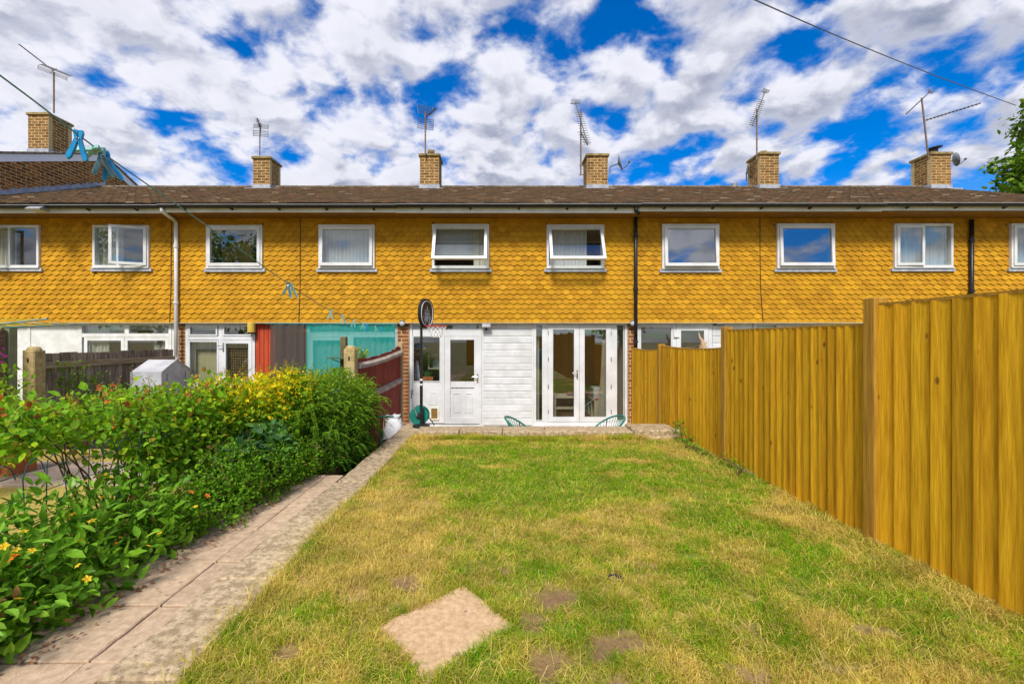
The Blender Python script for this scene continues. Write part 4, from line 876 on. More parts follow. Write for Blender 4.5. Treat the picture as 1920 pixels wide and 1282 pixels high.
# ---------------------------------------------------------------- right fence
FX = 2.76
fe = thing('garden_fence', 'long golden timber feather edge fence along the right of the lawn', 'fence', (FX, 5, 0))
_wm = {}
def board(parent, y, z0, z1, pitch, lean, mat=WOOD, x=FX, side=1, name='board', tk=.034):
    """feather-edge board: thick edge laps over the thin edge of the next"""
    mb = MB(); w = pitch; d = lambda q: x - q * side
    pr = [(d(0), y + w), (d(tk), y + w), (d(tk), y + w - .010), (d(tk * .62), y + .017), (d(.002), y + .017), (d(.003), y), (d(0), y)]
    if side < 0: pr = pr[::-1]
    mb.prism(pr, z0, z1, 'z'); o = mb.build(name, mat, parent); return o
def panel(y0, y1, ztop, zbot, pitch, cap=True, dip=0.):
    n = int(round((y1 - y0) / pitch)); p = (y1 - y0) / n
    for i in range(n):
        q = (i + .5) / n; zt = ztop - dip * 4 * q * (1 - q)
        board(fe, y0 + i * p + random.uniform(-.006, .006), zbot + random.uniform(-.01, .01) , zt - .0 + random.uniform(-.004, .003) + .006, p, 0)
    if cap:
        pts = []; m = 10 if dip else 1; mb = MB()
        for k in range(m):
            a, b = k / m, (k + 1) / m; za, zb = ztop - dip * 4 * a * (1 - a), ztop - dip * 4 * b * (1 - b)
            ya, yb = y0 + (y1 - y0) * a + .001, y0 + (y1 - y0) * b
            mb.add([(FX - .030, ya, za + .002), (FX + .02, ya, za + .002), (FX + .02, ya, za + .026), (FX - .030, ya, za + .022), (FX - .030, yb, zb + .002), (FX + .02, yb, zb + .002), (FX + .02, yb, zb + .026), (FX - .030, yb, zb + .022)],
                   [(0, 1, 2, 3), (7, 6, 5, 4), (0, 4, 5, 1), (1, 5, 6, 2), (2, 6, 7, 3), (3, 7, 4, 0)])
        mb.build('capping', POSTW, fe)
    for z in (zbot + .25, (zbot + ztop) / 2, ztop - .2): MB().box(FX + .001, FX + .05, y0, y1, z - .03, z + .03).build('rail', POSTW, fe)
def fpost(y, z1, z0=-.45, w=.10): MB().bbox(FX - .055, FX + .05, y - w / 2, y + w / 2, z0, z1, .008).build('post', POSTW, fe)
YP = [9.32, 7.72, 5.50, 3.33, 1.10, -1.2, -3.5]
fpost(YP[1] , Z(645, YP[1])); fpost(YP[2], Z(613, YP[2])); fpost(YP[3], Z(558, YP[3]), w=.11)
for q in YP[4:]: fpost(q, H + .32)
zt = [None, Z(655, 8.4), Z(657, 6.5), Z(620, 4.4), Z(573, 3.3), H + .25, H + .25]
panel(YP[1] + .05, YP[0], Z(655, 8.5), -.30, .105, True, .03); panel(YP[2] + .05, YP[1] - .05, Z(652, 6.55), -.30, .105, True, .03)
panel(YP[3] + .055, YP[2] - .05, Z(618, 4.45), -.04, .100); panel(YP[4] + .05, YP[3] - .055, H + .245, -.03, .131)
panel(YP[5] + .05, YP[4] - .05, H + .25, -.03, .131); panel(YP[6] + .05, YP[5] - .05, H + .25, -.03, .131)
MB().box(FX - .035, FX + .02, 4.85, 5.45, -.12, .055).build('gravel_board', CONC, fe)
# fence closing the garden behind the camera (mirrored in the glass)
bf = thing('back_fence', 'timber fence at the far end of the garden behind the viewer', 'fence', (0, -8, 0))
for i in range(36): MB().bbox(-1.9 + i * .13, -1.775 + i * .13, -8.03, -8.01, 0, 1.7, .004).build('board', WOOD, bf)
wb = thing('water_butt', 'blue plastic water butt at the bottom of the garden', 'water butt', (2.2, -5.2, 0)); MB().lathe([(.24, 0), (.29, .25), (.30, .5), (.28, .85), (.25, .9)], (2.2, -5.2, 0), 20).build('barrel', M('teal_barrel', (.01, .16, .26), None, .4), wb, smooth=True); MB().lathe([(.26, .9), (.27, .93), (.1, .97)], (2.2, -5.2, 0), 20).build('lid', M('teal_barrel', (.01, .16, .26)), wb)

# ---------------------------------------------------------------- left fences
of = thing('old_fence', 'old weathered grey board fence between the two left gardens', 'fence', (-6.5, 7.7, -.45))
for i in range(19):
    y0 = 6.46 + i * .137; zt = H - .185 + (y0 - 6.46) * .005
    board(of, y0, -.45, zt + random.uniform(-.012, .008), .137, 0, GREYW, -6.50, -1, tk=.018)
MB().box(-6.48, -6.43, 6.42, 9.05, H - .40, H - .31).build('rail', GREYR, of); MB().box(-6.48, -6.43, 6.42, 9.05, .1, .19).build('rail', GREYR, of)
def cpost(x, y, z0, z1, w, label, parent=None):
    mb = MB(); h = w / 2; mb.bbox(x - h, x + h, y - h, y + h, z0, z1 - .05, .012)
    mb.lathe([(w * .50, z1 - .065), (w * .48, z1 - .035), (w * .36, z1 - .008), (w * .15, z1)], (x, y, 0), 12)
    mb2 = MB().box(x - .012, x + .012, y - h - .004, y - h + .01, z1 - .22, z1 - .16)
    t = thing('concrete_post', label, 'post', (x, y, z0)); mb.build('shaft', CONCP, t); mb2.build('mortice', DARK, t); return t
cpost(-6.47, 6.34, -.45, H - .085, .17, 'stout concrete post at the near end of the old grey fence')
bp = thing('brown_fence_panel', 'brown overlap panel fence at the left edge of the picture', 'fence', (-6.6, 5.2, -.05))
for i in range(11):
    z0 = -.1 + i * .148; MB().prism([(-6.655 + .02, z0), (-6.62, z0 + .0), (-6.640, z0 + .165), (-6.655, z0 + .165)], 4.2, 6.06).build('slat', M('brown_slat', (.14, .085, .055), (.25, .165, .11), .85, 5, 5, rnd=.2, bump=.4, stretch=(6, .6, 6)), bp) if False else MB().add([(-6.60, 4.2, z0), (-6.60, 6.06, z0), (-6.622, 6.06, z0 + .165), (-6.622, 4.2, z0 + .165), (-6.640, 4.2, z0), (-6.640, 6.06, z0), (-6.640, 6.06, z0 + .165), (-6.640, 4.2, z0 + .165)], [(0, 1, 2, 3), (7, 6, 5, 4), (0, 4, 5, 1), (1, 5, 6, 2), (2, 6, 7, 3), (3, 7, 4, 0)]).build('slat', M('brown_slat', (.14, .085, .055), (.25, .165, .11), .85, 5, 5, rnd=.2, bump=.4, stretch=(6, .6, 6)), bp)
MB().box(-6.60, -6.565, 5.98, 6.06, -.1, H + .14).build('batten', M('brown_slat', (.14, .085, .055)), bp); MB().box(-6.66, -6.58, 4.2, 6.06, H + .14, H + .17).build('capping', GREYR, bp)
MB().bbox(-6.66, -6.55, 6.09, 6.20, -.45, H + .20, .006).build('post', M('greenish_post', (.17, .20, .10), (.27, .28, .16), .85, 7, 5, stretch=(7, 7, .6)), bp)
# red stained fence by the patio
rf_ = thing('red_fence', 'short red stained paling fence with weathered rails beside the patio', 'fence', (-2.0, 7.7, -.45))
rp = lambda t: (-2.13 + .21 * t, 6.78 + 2.06 * t)
for i in range(21):
    t0 = i / 21; x, yv = rp(t0); zt = (H - .27) + .175 * t0 ** 1.7 - .02 * math.sin(t0 * 3.1); x1, y1 = rp(t0 + .9 / 21)
    mb = MB(); mb.prism([(x, yv), (x + .016, yv), (x1 + .016, y1), (x1 + .004, y1)], -.38 + .02 * math.sin(i), zt + random.uniform(-.015, .015), 'z'); mb.build('paling', REDW, rf_)
for z, s in ((H - .42, .155), (.56, .12)):
    mb = MB()
    for k in range(8):
        a, b = k / 8, (k + 1) / 8; (xa, ya), (xb, yb) = rp(a), rp(b); za, zb = z + s * a ** 1.7, z + s * b ** 1.7
        mb.add([(xa + .018, ya, za), (xa + .075, ya, za), (xa + .075, ya, za + .05), (xa + .018, ya, za + .085), (xb + .018, yb, zb), (xb + .075, yb, zb), (xb + .075, yb, zb + .05), (xb + .018, yb, zb + .085)], [(0, 1, 2, 3), (7, 6, 5, 4), (0, 4, 5, 1), (1, 5, 6, 2), (2, 6, 7, 3), (3, 7, 4, 0)])
    mb.build('rail', M('bleached_rail', (.30, .24, .19), (.44, .37, .31), .9, 8, 5, bump=.4), rf_)
MB().box(-2.02, -1.90, 6.9, 8.8, -.45, -.33).build('gravel_board', CONC, rf_)
MB().bbox(-1.97, -1.87, 8.84, 8.94, -.45, H - .045, .008).build('post', M('pale_post', (.40, .27, .13), (.50, .36, .19), .85, 7, 5, stretch=(7, 7, .6)), rf_)
cpost(-2.17, 6.68, -.45, H - .075, .16, 'rounded concrete post at the near end of the red fence')
bt = thing('bird_table_post', 'mossy timber post with a small green shelf by the concrete post', 'post', (X(652, 6.9), 6.9, -.45))
MB().bbox(X(639, 6.9), X(650, 6.9), 6.86, 6.95, -.45, Z(631, 6.9), .01).build('timber', M('mossy_timber', (.10, .085, .035), (.17, .14, .07), .9, 7, 5, stretch=(7, 7, .7)), bt)
MB().bbox(X(619, 6.85), X(652, 6.85), 6.70, 6.85, Z(672, 6.85), Z(669, 6.85), .004).build('shelf', M('green_shelf', (.05, .12, .06)), bt); MB().tube([(X(622, 6.8), 6.8, Z(673, 6.8)), (X(640, 6.8), 6.8, Z(680, 6.8)), (X(658, 6.8), 6.75, Z(678, 6.8))], .006, 6).build('wire_bracket', BLACK, bt)

# wire mesh fence with hoops under the left shrubs
wf = thing('wire_fence', 'dark green hooped wire border fence tangled in the left shrubs', 'fence', (-2.75, 3, 0)); WM = M('green_coated_wire', (.012, .05, .05), (.02, .08, .08), .5, 40)
wx = lambda y: -2.72 - .05 * math.sin(y)
for i in range(11):
    y0 = 2.35 + i * .13 + random.uniform(-.02, .02); x = wx(y0); MB().tube([(x, y0, 0), (x + .01, y0 + .005, .4), (x + random.uniform(-.02, .02), y0, .68), (x, y0 + .025, .75), (x, y0 + .065, .78), (x, y0 + .105, .75), (x, y0 + .13, .68)], .0032, 5).build('hoop_wire', WM, wf)
for z in (.12, .27, .42, .57, .70): MB().tube([(wx(1.4 + k * .3) + .005, 1.4 + k * .3, z + .012 * math.sin(k * 1.7 + z * 9)) for k in range(11)], .0026, 5).build('line_wire', WM, wf)
cpost(-2.72, 4.42, -.02, .74, .13, 'short brown concrete post half buried in the golden hedge')

# ---------------------------------------------------------------- shrubs
def colmix(cols, n, w=None, j=.20):
    c = np.array(cols)[rng.choice(len(cols), n, p=w)]; dead = rng.random(n) < .012; c[dead] = (.24, .13, .04); return c * (1.15 + rng.normal(0, j, (n, 1))).clip(.4, 1.7)
def stems(parent, base, tips, r=.008, name='stem', mat=TWIG):
    for t in tips:
        b = Vector(base) + Vector((random.uniform(-.12, .12), random.uniform(-.15, .15), 0)); t = Vector(t); m = (b + t) / 2 + Vector((random.uniform(-.08, .08), random.uniform(-.08, .08), .06))
        MB().tube([b, b.lerp(m, .6), m, m.lerp(t, .6), t], [r, r * .85, r * .7, r * .5, r * .25], 5).build(name, mat, parent)
def shrub(name, label, base, els, n, size, width, colf, cat='shrub', up=.5, inner=.5, lump=.25, droop=0., nst=10, floor=.01, seed=0, sizej=.34):
    t = thing(name, label, cat, base); P, d, r = blob(els, n, inner, lump, seed); k = P[:, 2] > floor; P, d, r = P[k], d[k], r[k]; m = len(P)
    nvec = d * .8 + np.array([0, 0, up]) + rng.normal(0, .45, (m, 3)); dv = d * .5 + rng.normal(0, .8, (m, 3)) + np.array([0, 0, .25 - droop])
    leaves('foliage', P, dv, nvec, size * (1 + rng.normal(0, sizej, m)).clip(.4, 1.8), np.full(m, width), colf(P, d, r, m), LEAFM, t)
    E = np.array(els); tips = [tuple(E[i % len(E), :3] + np.array([random.uniform(-.6, .6) * E[i % len(E), 3], random.uniform(-.6, .6) * E[i % len(E), 4], random.uniform(.1, .8) * E[i % len(E), 5]])) for i in range(nst)]
    stems(t, base, tips); return t
def sprays(parent, roots, n_leaf, ln, size, width, colf, mat=LEAFM, name='spray', leanv=(0, 0, 1), spread=.5, thick=.003):
    """individual shoots standing out of a crown, each a twig with leaves"""
    for (x, y, z) in roots:
        dv = Vector(leanv) + Vector((random.gauss(0, spread), random.gauss(0, spread), random.gauss(0, .2))); dv.normalize(); L = ln * random.uniform(.6, 1.3)
        a = Vector((x, y, z)); p1 = a + dv * L * .5; p2 = a + dv * L + Vector((random.gauss(0, .02), random.gauss(0, .02), -.02))
        s = MB().tube([a, p1, p2], [thick, thick * .8, thick * .4], 4).build(name, TWIG, parent)
        ts = np.linspace(.1, 1, n_leaf)[:, None]; P = np.array(a)[None] * (1 - ts) + np.array(p2)[None] * ts
        ang = np.arange(n_leaf) * 2.4; D = np.stack([np.cos(ang), np.sin(ang), np.full(n_leaf, .5)], 1); Nv = np.tile([0, 0, 1.], (n_leaf, 1)) + rng.normal(0, .3, (n_leaf, 3))
        leaves('leaf_row', P, D, Nv, size * (1.1 - .4 * ts[:, 0]), np.full(n_leaf, width), colf(n_leaf), LEAFM, s, None)
G1 = (.115, .275, .012); G2 = (.195, .395, .014); G3 = (.075, .180, .012); LIME = (.33, .47, .015); GOLD = (.80, .64, .01); REDT = (.48, .12, .03); OLV = (.17, .25, .015)

# hypericum in front: broad leaves, yellow flowers
els = [(-2.72, 2.05, .20, .52, .55, .36), (-2.62, 2.65, .22, .50, .50, .36), (-2.52, 3.15, .20, .40, .42, .30), (-2.98, 1.5, .22, .60, .50, .42), (-2.42, 2.35, .12, .28, .5, .24), (-3.0, 2.3, .14, .4, .5, .24), (-2.50, 1.75, .10, .26, .4, .22)]
hy = shrub('hypericum_shrub', 'low broad leaved green shrub with small yellow flowers beside the path', (-2.7, 2.3, 0), els, 8500, .066, .58, lambda P, d, r, m: colmix([(.085, .215, .012), (.135, .30, .014), (.17, .36, .02), (.22, .40, .03)], m, [.28, .36, .24, .12]), up=.9, inner=.35, lump=.3, nst=14, seed=3)
vs = LEAF.copy(); _lm = []
for cidx, c in enumerate([(.085, .215, .012), (.135, .30, .014), (.17, .36, .02), (.22, .40, .03)]):
    me = bpy.data.meshes.new('leaf'); q = [(0, 0, 0), (-.17, .20, .05), (-.225, .48, .07), (-.14, .78, .03), (0, 1, -.10), (.14, .78, .03), (.225, .48, .07), (.17, .20, .05), (0, .5, .0)]
    me.from_pydata([tuple(p) for p in q], [], [(0, 8, 2, 1), (8, 4, 3, 2), (0, 7, 6, 8), (8, 6, 5, 4)]); me.materials.append(M('hypericum_leaf_%d' % cidx, c, [z * 1.3 for z in c], .42, 25, 4, transl=.25, rnd=.12)); _lm.append(me)
P, d, r = blob(els, 2600, .93, .25, 3)
k = np.where((P[:, 2] > .10) & (d[:, 2] > -.1) & ((d[:, 0] > -.35) | (d[:, 2] > .6)) & (d[:, 1] < .6))[0][:300]
oh = origin(hy)
for i in k:
    o = bpy.data.objects.new('leaf', _lm[random.randrange(4)]); COL.objects.link(o); o.parent = hy; o.location = Vector(P[i]) - oh
    yv = (Vector(d[i]) * .8 + Vector((random.gauss(0, .6), random.gauss(0, .6), random.gauss(-.05, .25)))).normalized(); zv = Vector((0, 0, 1)) + Vector(d[i]) * .5; zv = (zv - yv * zv.dot(yv)).normalized(); xv = yv.cross(zv)
    sc = random.uniform(.055, .095); o.matrix_local = Matrix.Translation(o.location) @ Matrix((xv, yv, zv)).transposed().to_4x4() @ Matrix.Scale(sc, 4)
def bloom_mesh(mat, n=5, cup=.25):
    me = bpy.data.meshes.new('flower'); V = []; Fq = []
    for i in range(n):
        a = 2 * math.pi * i / n; c, s = math.cos(a), math.sin(a); b = len(V)
        for (u, v, w) in ((0, 0, 0), (-.32, .5, cup), (0, 1, cup * .6), (.32, .5, cup)): V.append((c * v - s * u, s * v + c * u, w))
        Fq.append((b, b + 3, b + 2, b + 1))
    b = len(V); V += [(0, 0, .35), (.2, 0, .1), (-.1, .17, .1), (-.1, -.17, .1)]; Fq += [(b, b + 1, b + 2), (b, b + 2, b + 3), (b, b + 3, b + 1)]
    me.from_pydata(V, [], Fq); me.materials.append(mat); return me
FM = {c: bloom_mesh(m) for c, m in BLOOM.items()}
def blooms(parent, pts, cols, s):
    og = origin(parent)
    for p in pts:
        o = bpy.data.objects.new('flower', FM[random.choice(cols)]); COL.objects.link(o); o.parent = parent; o.location = Vector(p) - og
        o.rotation_euler = (random.uniform(-.6, .9), random.uniform(-.6, .6), random.uniform(0, 6)); q = s * random.uniform(.7, 1.3); o.scale = (q, q, q)
P, d, r = blob(els, 1500, 1.02, .2, 3); k = np.where((P[:, 2] > .14) & (d[:, 2] > -.05) & (d[:, 1] < .5) & (d[:, 0] > -.5))[0][:110]; blooms(hy, P[k] + d[k] * .06 + np.array([0, 0, .05]), ['yellow', 'yellow', 'yellow', 'yellow', 'yellow', 'orange'], .021)

# red tipped rose-like shrub on the wire
els2 = [(-3.05, 2.95, .90, .26, .45, .17), (-2.80, 3.6, .55, .20, .35, .22), (-2.95, 3.7, .82, .34, .50, .28), (-2.85, 4.3, .80, .34, .5, .30), (-2.75, 4.05, .48, .22, .50, .25), (-3.4, 3.3, .86, .3, .4, .16), (-2.75, 4.3, .40, .22, .4, .34), (-3.55, 4.4, .80, .3, .5, .22)]
def rosec(P, d, r, m):
    c = colmix([G2, (.20, .38, .025), LIME, G1], m, [.32, .3, .23, .15]); top = (P[:, 2] > .96) & (rng.random(m) < .12); c[top] = np.array(REDT) * (1 + rng.normal(0, .25, (top.sum(), 1))); s = rng.random(m) < .04; c[s] = np.array([.45, .28, .03]); return c
ro = shrub('rambling_rose', 'open twiggy green shrub with red young tips climbing the wire fence', (-2.95, 3.5, 0), els2, 10500, .046, .85, rosec, inner=.20, lump=.55, nst=26, floor=.22, seed=5)
P, d, r = blob(els2, 300, 1.0, .3, 5); k = np.where(P[:, 2] > .85)[0][:38]; sprays(ro, [tuple(P[i]) for i in k], 9, .15, .034, .6, lambda n: colmix([REDT, (.45, .20, .04), LIME, (.18, .32, .03)], n, [.20, .14, .32, .34]), spread=.45)
k = np.where((P[:, 2] > .5))[0][46:60]; blooms(ro, P[k], ['orange', 'red'], .022)
# golden privet
els3 = [(-2.62, 4.85, .72, .36, .40, .36), (-2.55, 5.35, .76, .38, .42, .36), (-2.75, 4.55, .66, .30, .34, .34), (-2.45, 5.0, .45, .30, .5, .36), (-2.50, 5.75, .74, .34, .3, .34), (-3.1, 5.1, .72, .35, .5, .34)]
def privc(P, d, r, m):
    h = np.clip((P[:, 2] - .58) / .38 + rng.normal(0, .16, m), 0, 1)[:, None]; a = colmix([G1, G2, OLV], m, [.4, .4, .2]); b = colmix([GOLD, (.82, .60, .01), LIME, (.34, .48, .02)], m, [.36, .22, .29, .13]); t = np.where(rng.random((m, 1)) < h, 1., 0.); return a * (1 - t) + b * t
pr = shrub('golden_privet', 'golden yellow topped privet hedge in the middle of the left border', (-2.6, 5.0, 0), els3, 17000, .040, .75, privc, inner=.5, lump=.28, nst=14, seed=8)
P, d, r = blob(els3, 420, 1.0, .2, 8); k = np.where((P[:, 2] > .90))[0][:60]; sprays(pr, [tuple(P[i]) for i in k], 10, .13, .030, .6, lambda n: colmix([GOLD, (.66, .44, .02), (.62, .34, .02), LIME], n, [.4, .25, .15, .2]), spread=.25)
# pale rose behind
rs = shrub('pale_rose_bush', 'straggly rose bush with pale pink blooms behind the hedge', (-2.75, 6.3, -.2), [(-2.72, 6.25, .85, .32, .30, .30), (-2.5, 6.5, .82, .25, .25, .25)], 500, .040, .7, lambda P, d, r, m: colmix([G2, LIME, (.16, .27, .03)], m), inner=.2, nst=9, seed=4)
blooms(rs, [(X(545, 6.0), 6.0, Z(707, 6.0)), (X(563, 6.0), 6.0, Z(708, 6.0)), (X(557, 6.1), 6.1, Z(721, 6.1)), (X(592, 6.1), 6.1, Z(716, 6.1)), (X(606, 6.3), 6.3, Z(731, 6.3)), (X(614, 6.2), 6.2, Z(698, 6.2)), (X(455, 5.8), 5.8, Z(714, 5.8))], ['pink'], .040)
# arching fine-leaved evergreen
els4 = [(-2.20, 5.75, .66, .42, .42, .42), (-2.10, 6.15, .60, .42, .38, .44), (-2.42, 5.45, .62, .36, .36, .38), (-1.98, 5.75, .30, .30, .45, .40), (-1.97, 6.45, .52, .30, .26, .40), (-2.1, 5.35, .22, .28, .35, .34)]
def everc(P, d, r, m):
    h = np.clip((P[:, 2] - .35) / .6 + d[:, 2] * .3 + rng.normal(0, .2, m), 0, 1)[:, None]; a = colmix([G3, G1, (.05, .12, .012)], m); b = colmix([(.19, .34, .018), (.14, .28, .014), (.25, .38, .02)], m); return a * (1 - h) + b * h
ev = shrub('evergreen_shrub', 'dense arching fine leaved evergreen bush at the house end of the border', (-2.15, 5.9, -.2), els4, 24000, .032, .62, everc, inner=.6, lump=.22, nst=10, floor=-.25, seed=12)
P, d, r = blob(els4, 900, 1.0, .2, 12); k = np.where(P[:, 2] > .05)[0][:480]; PP = []; DD = []; NV = []
for i in k:                                      # drooping sprays, the mass of the outer surface
    a = P[i]; dv = d[i] * .8 + rng.normal(0, .25, 3) + np.array([.1, -.1, .35]); dv /= np.linalg.norm(dv); L = rng.uniform(.12, .26); ts = np.linspace(0, 1, 30)[:, None]
    q = a + dv * L * ts + np.array([0, 0, -1.]) * (L * .75) * ts ** 2; side = np.cross(dv, [0, 0, 1.]); side /= np.linalg.norm(side) + 1e-6; sg = np.where(np.arange(30) % 2, 1, -1)[:, None]
    PP.append(q); DD.append(side * sg * .8 + dv * .7 + np.array([0, 0, -.2])); NV.append(np.tile(d[i] * .5 + np.array([0, 0, 1.]), (30, 1)))
PP = np.concatenate(PP); DD = np.concatenate(DD); NV = np.concatenate(NV) + rng.normal(0, .2, PP.shape)
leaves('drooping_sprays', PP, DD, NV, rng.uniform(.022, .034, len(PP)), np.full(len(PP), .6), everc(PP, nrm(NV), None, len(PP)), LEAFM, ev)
# low ground-hugging shrub between
els5 = [(-2.28, 3.7, .14, .26, .40, .22), (-2.20, 4.3, .18, .28, .42, .28), (-2.42, 3.35, .16, .26, .3, .22), (-2.35, 4.0, .30, .26, .4, .26), (-2.15, 4.8, .16, .26, .3, .28)]
lo = shrub('creeping_evergreen', 'low dark small leaved creeping shrub spilling onto the path', (-2.25, 4.0, 0), els5, 15000, .028, .70, lambda P, d, r, m: colmix([G3, G1, G2, (.10, .22, .016)], m, [.12, .38, .28, .22]), inner=.5, lump=.35, nst=8, seed=15)
P, d, r = blob(els5, 260, 1.0, .25, 15); k = np.where(P[:, 2] > .16)[0][:46]; sprays(lo, [tuple(P[i]) for i in k], 14, .13, .018, .65, lambda n: colmix([G2, G1, LIME], n), spread=.7)
# broad-leaved plant in the gap
bl_ = shrub('broad_leaved_plant', 'bluish green broad leaved plant between the low shrub and the privet', (-2.3, 4.45, 0), [(-2.28, 4.50, .40, .24, .28, .26), (-2.35, 4.2, .38, .2, .22, .2)], 420, .085, .8, lambda P, d, r, m: colmix([(.07, .17, .06), (.09, .22, .07), (.10, .24, .04)], m), up=.9, inner=.5, nst=8, seed=18)
# strawberry-like plant with orange flowers by the steps
gp = shrub('orange_flowered_plant', 'leafy plant with orange flowers beside the scooter', (-1.93, 6.35, -.4), [(-1.92, 6.3, -.05, .16, .32, .30), (-1.98, 6.0, -.12, .18, .25, .26)], 900, .060, .95, lambda P, d, r, m: colmix([(.10, .24, .02), G2, (.15, .28, .03)], m), up=.7, inner=.4, nst=8, floor=-.42, seed=21)
P, d, r = blob([(-1.90, 6.3, -.05, .17, .34, .32)], 60, 1.03, .1, 21); blooms(gp, P[(P[:, 2] > -.1) & (d[:, 0] > -.3)][:14], ['orange', 'red'], .028)
# flowers at the left edge, creepers on the old fence, weeds by the fence
mg = shrub('magenta_flowered_plant', 'tall green plant with magenta flowers at the left edge', (-5.5, 4.9, 0), [(-5.45, 4.95, .75, .28, .35, .50), (-5.3, 4.7, .5, .3, .3, .4), (-4.9, 4.3, .6, .35, .35, .45)], 1700, .055, .6, lambda P, d, r, m: colmix([G1, G2, LIME], m), inner=.3, nst=12, seed=24)
blooms(mg, [(X(6, 4.9), 4.9, Z(654, 4.9)), (X(2, 4.85), 4.85, Z(664, 4.85)), (X(10, 4.95), 4.95, Z(668, 4.95)), (X(3, 4.9), 4.9, Z(680, 4.9))], ['magenta'], .030)
cr = shrub('fence_creeper', 'thin green creeper growing up the old grey fence', (-6.4, 6.9, -.4), [(-6.38, 6.75, .95, .05, .30, .28), (-6.36, 7.15, .75, .06, .35, .30), (-6.36, 7.9, .5, .08, .3, .3)], 520, .045, .6, lambda P, d, r, m: colmix([G1, G2, OLV], m), inner=.2, nst=6, seed=26)
wd = shrub('fence_weed', 'leafy green weed growing at the foot of the golden fence', (2.62, 6.45, -.05), [(2.60, 6.55, .16, .08, .16, .20), (2.62, 6.2, .06, .07, .3, .10), (2.60, 5.7, .03, .06, .3, .07)], 420, .034, .65, lambda P, d, r, m: colmix([G1, G2, (.1, .2, .03)], m), inner=.3, nst=6, floor=.0, seed=27)
wd2 = shrub('fence_weed', 'tuft of fern like weeds low on the golden fence by its concrete gravel board', (2.66, 5.0, -.02), [(2.66, 5.0, .05, .05, .25, .10), (2.66, 5.3, .05, .05, .2, .09)], 200, .030, .5, lambda P, d, r, m: colmix([G1, G2], m), inner=.3, nst=4, floor=.0, seed=28)
gk = shrub('yellow_pot_plant', 'bright green feathery plant behind the red fence', (-2.35, 7.6, -.4), [(-2.3, 7.4, 1.22, .17, .30, .12)], 420, .05, .35, lambda P, d, r, m: colmix([LIME, (.16, .30, .03)], m), inner=.3, nst=8, seed=29)
lf = MB(); 
for i in range(160):
    yv = random.uniform(1.6, 4.2); x = -2.17 + .09 * (yv - 2) / 2 + random.gauss(0, .035); a = random.random() * 6; q = random.uniform(.010, .022); z = .014 + random.random() * .01
    lf.add([(x, yv, z), (x + q * math.cos(a), yv + q * math.sin(a), z + .006), (x + 1.6 * q * math.cos(a + .5), yv + 1.6 * q * math.sin(a + .5), z + .002), (x + q * math.cos(a + 1.1), yv + q * math.sin(a + 1.1), z + .008)], [(0, 1, 2, 3)])
o = lf.build('leaf_litter', M('dead_leaf', (.20, .06, .02), (.34, .13, .05), .8, 40), kind='stuff'); o['label'] = 'brown dead leaves along the edge of the path'; o['category'] = 'leaf litter'

# ---------------------------------------------------------------- trees
def tree(name, label, base, h, els, n, size, cols, trunk=.22, seed=0, group=None):
    t = thing(name, label, 'tree', base, group); b = Vector(base); E = np.array(els); top = Vector(E[:, :3].mean(0))
    MB().tube([b, b.lerp(top, .3) + Vector((.1, 0, 0)), b.lerp(top, .7), top], [trunk, trunk * .8, trunk * .5, trunk * .15], 10).build('trunk', BARK, t, smooth=True)
    for e in els:
        a = b.lerp(top, random.uniform(.35, .75)); c = Vector(e[:3]); MB().tube([a, a.lerp(c, .5) + Vector((0, 0, .3)), c, c + (c - a) * .3], [trunk * .4, trunk * .25, trunk * .12, trunk * .03], 7).build('limb', BARK, t)
    P, d, r = blob(els, n, .45, .45, seed); cl = vnoise(P[:, 0] + P[:, 1], P[:, 2], 1.4, seed) ; k = cl > .28; P, d = P[k], d[k]; m = len(P)
    leaves('crown', P, rng.normal(0, 1, (m, 3)) + d * .5 + np.array([0, 0, -.3]), d * .6 + np.array([0, 0, .6]) + rng.normal(0, .5, (m, 3)), size * (1 + rng.normal(0, .25, m)).clip(.4, 1.7), np.full(m, .75), colmix(cols, m), LEAFM, t); return t
TC = [(.10, .20, .014), (.15, .27, .016), (.07, .14, .012), (.22, .33, .02)]
tree('sycamore_tree', 'leafy green tree rising behind the roof at the right edge', (28.5, 22, -.47), 14, [(26.9, 22, 9.8, 2.0, 2, 1.5), (28.4, 22, 12.0, 2.6, 2.4, 1.7), (26.5, 22, 8.4, 2.0, 2, 1.0), (29.5, 22, 9.0, 3, 2.5, 2.5), (29.6, 22, 13.6, 2.4, 2.2, 1.4), (26.9, 21.8, 10.9, 1.2, 1.4, .8)], 30000, .27, TC, seed=31)
for i, (x, yv, s) in enumerate([(-17.5, -15, 1.0), (-26, -16, 1.1), (-10, -22, .8), (12, -26, .9)]):
    tree('garden_tree', ['broad dark tree behind the viewer mirrored in the dark upstairs window', 'broad dark tree far left behind the viewer', 'round tree in the middle distance behind the viewer', 'round tree on the right behind the viewer'][i], (x, yv, -.47), 9, [(x, yv, 6 * s, 3.4 * s, 3 * s, 2.4 * s), (x + 1.8, yv, 8 * s, 2.6 * s, 2.4 * s, 2 * s), (x - 2, yv, 7.4 * s, 2.4 * s, 2.4 * s, 2 * s), (x, yv, 4 * s, 3 * s, 3 * s, 2 * s)], 5000, .40, TC, seed=33 + i, group='trees behind the viewer')

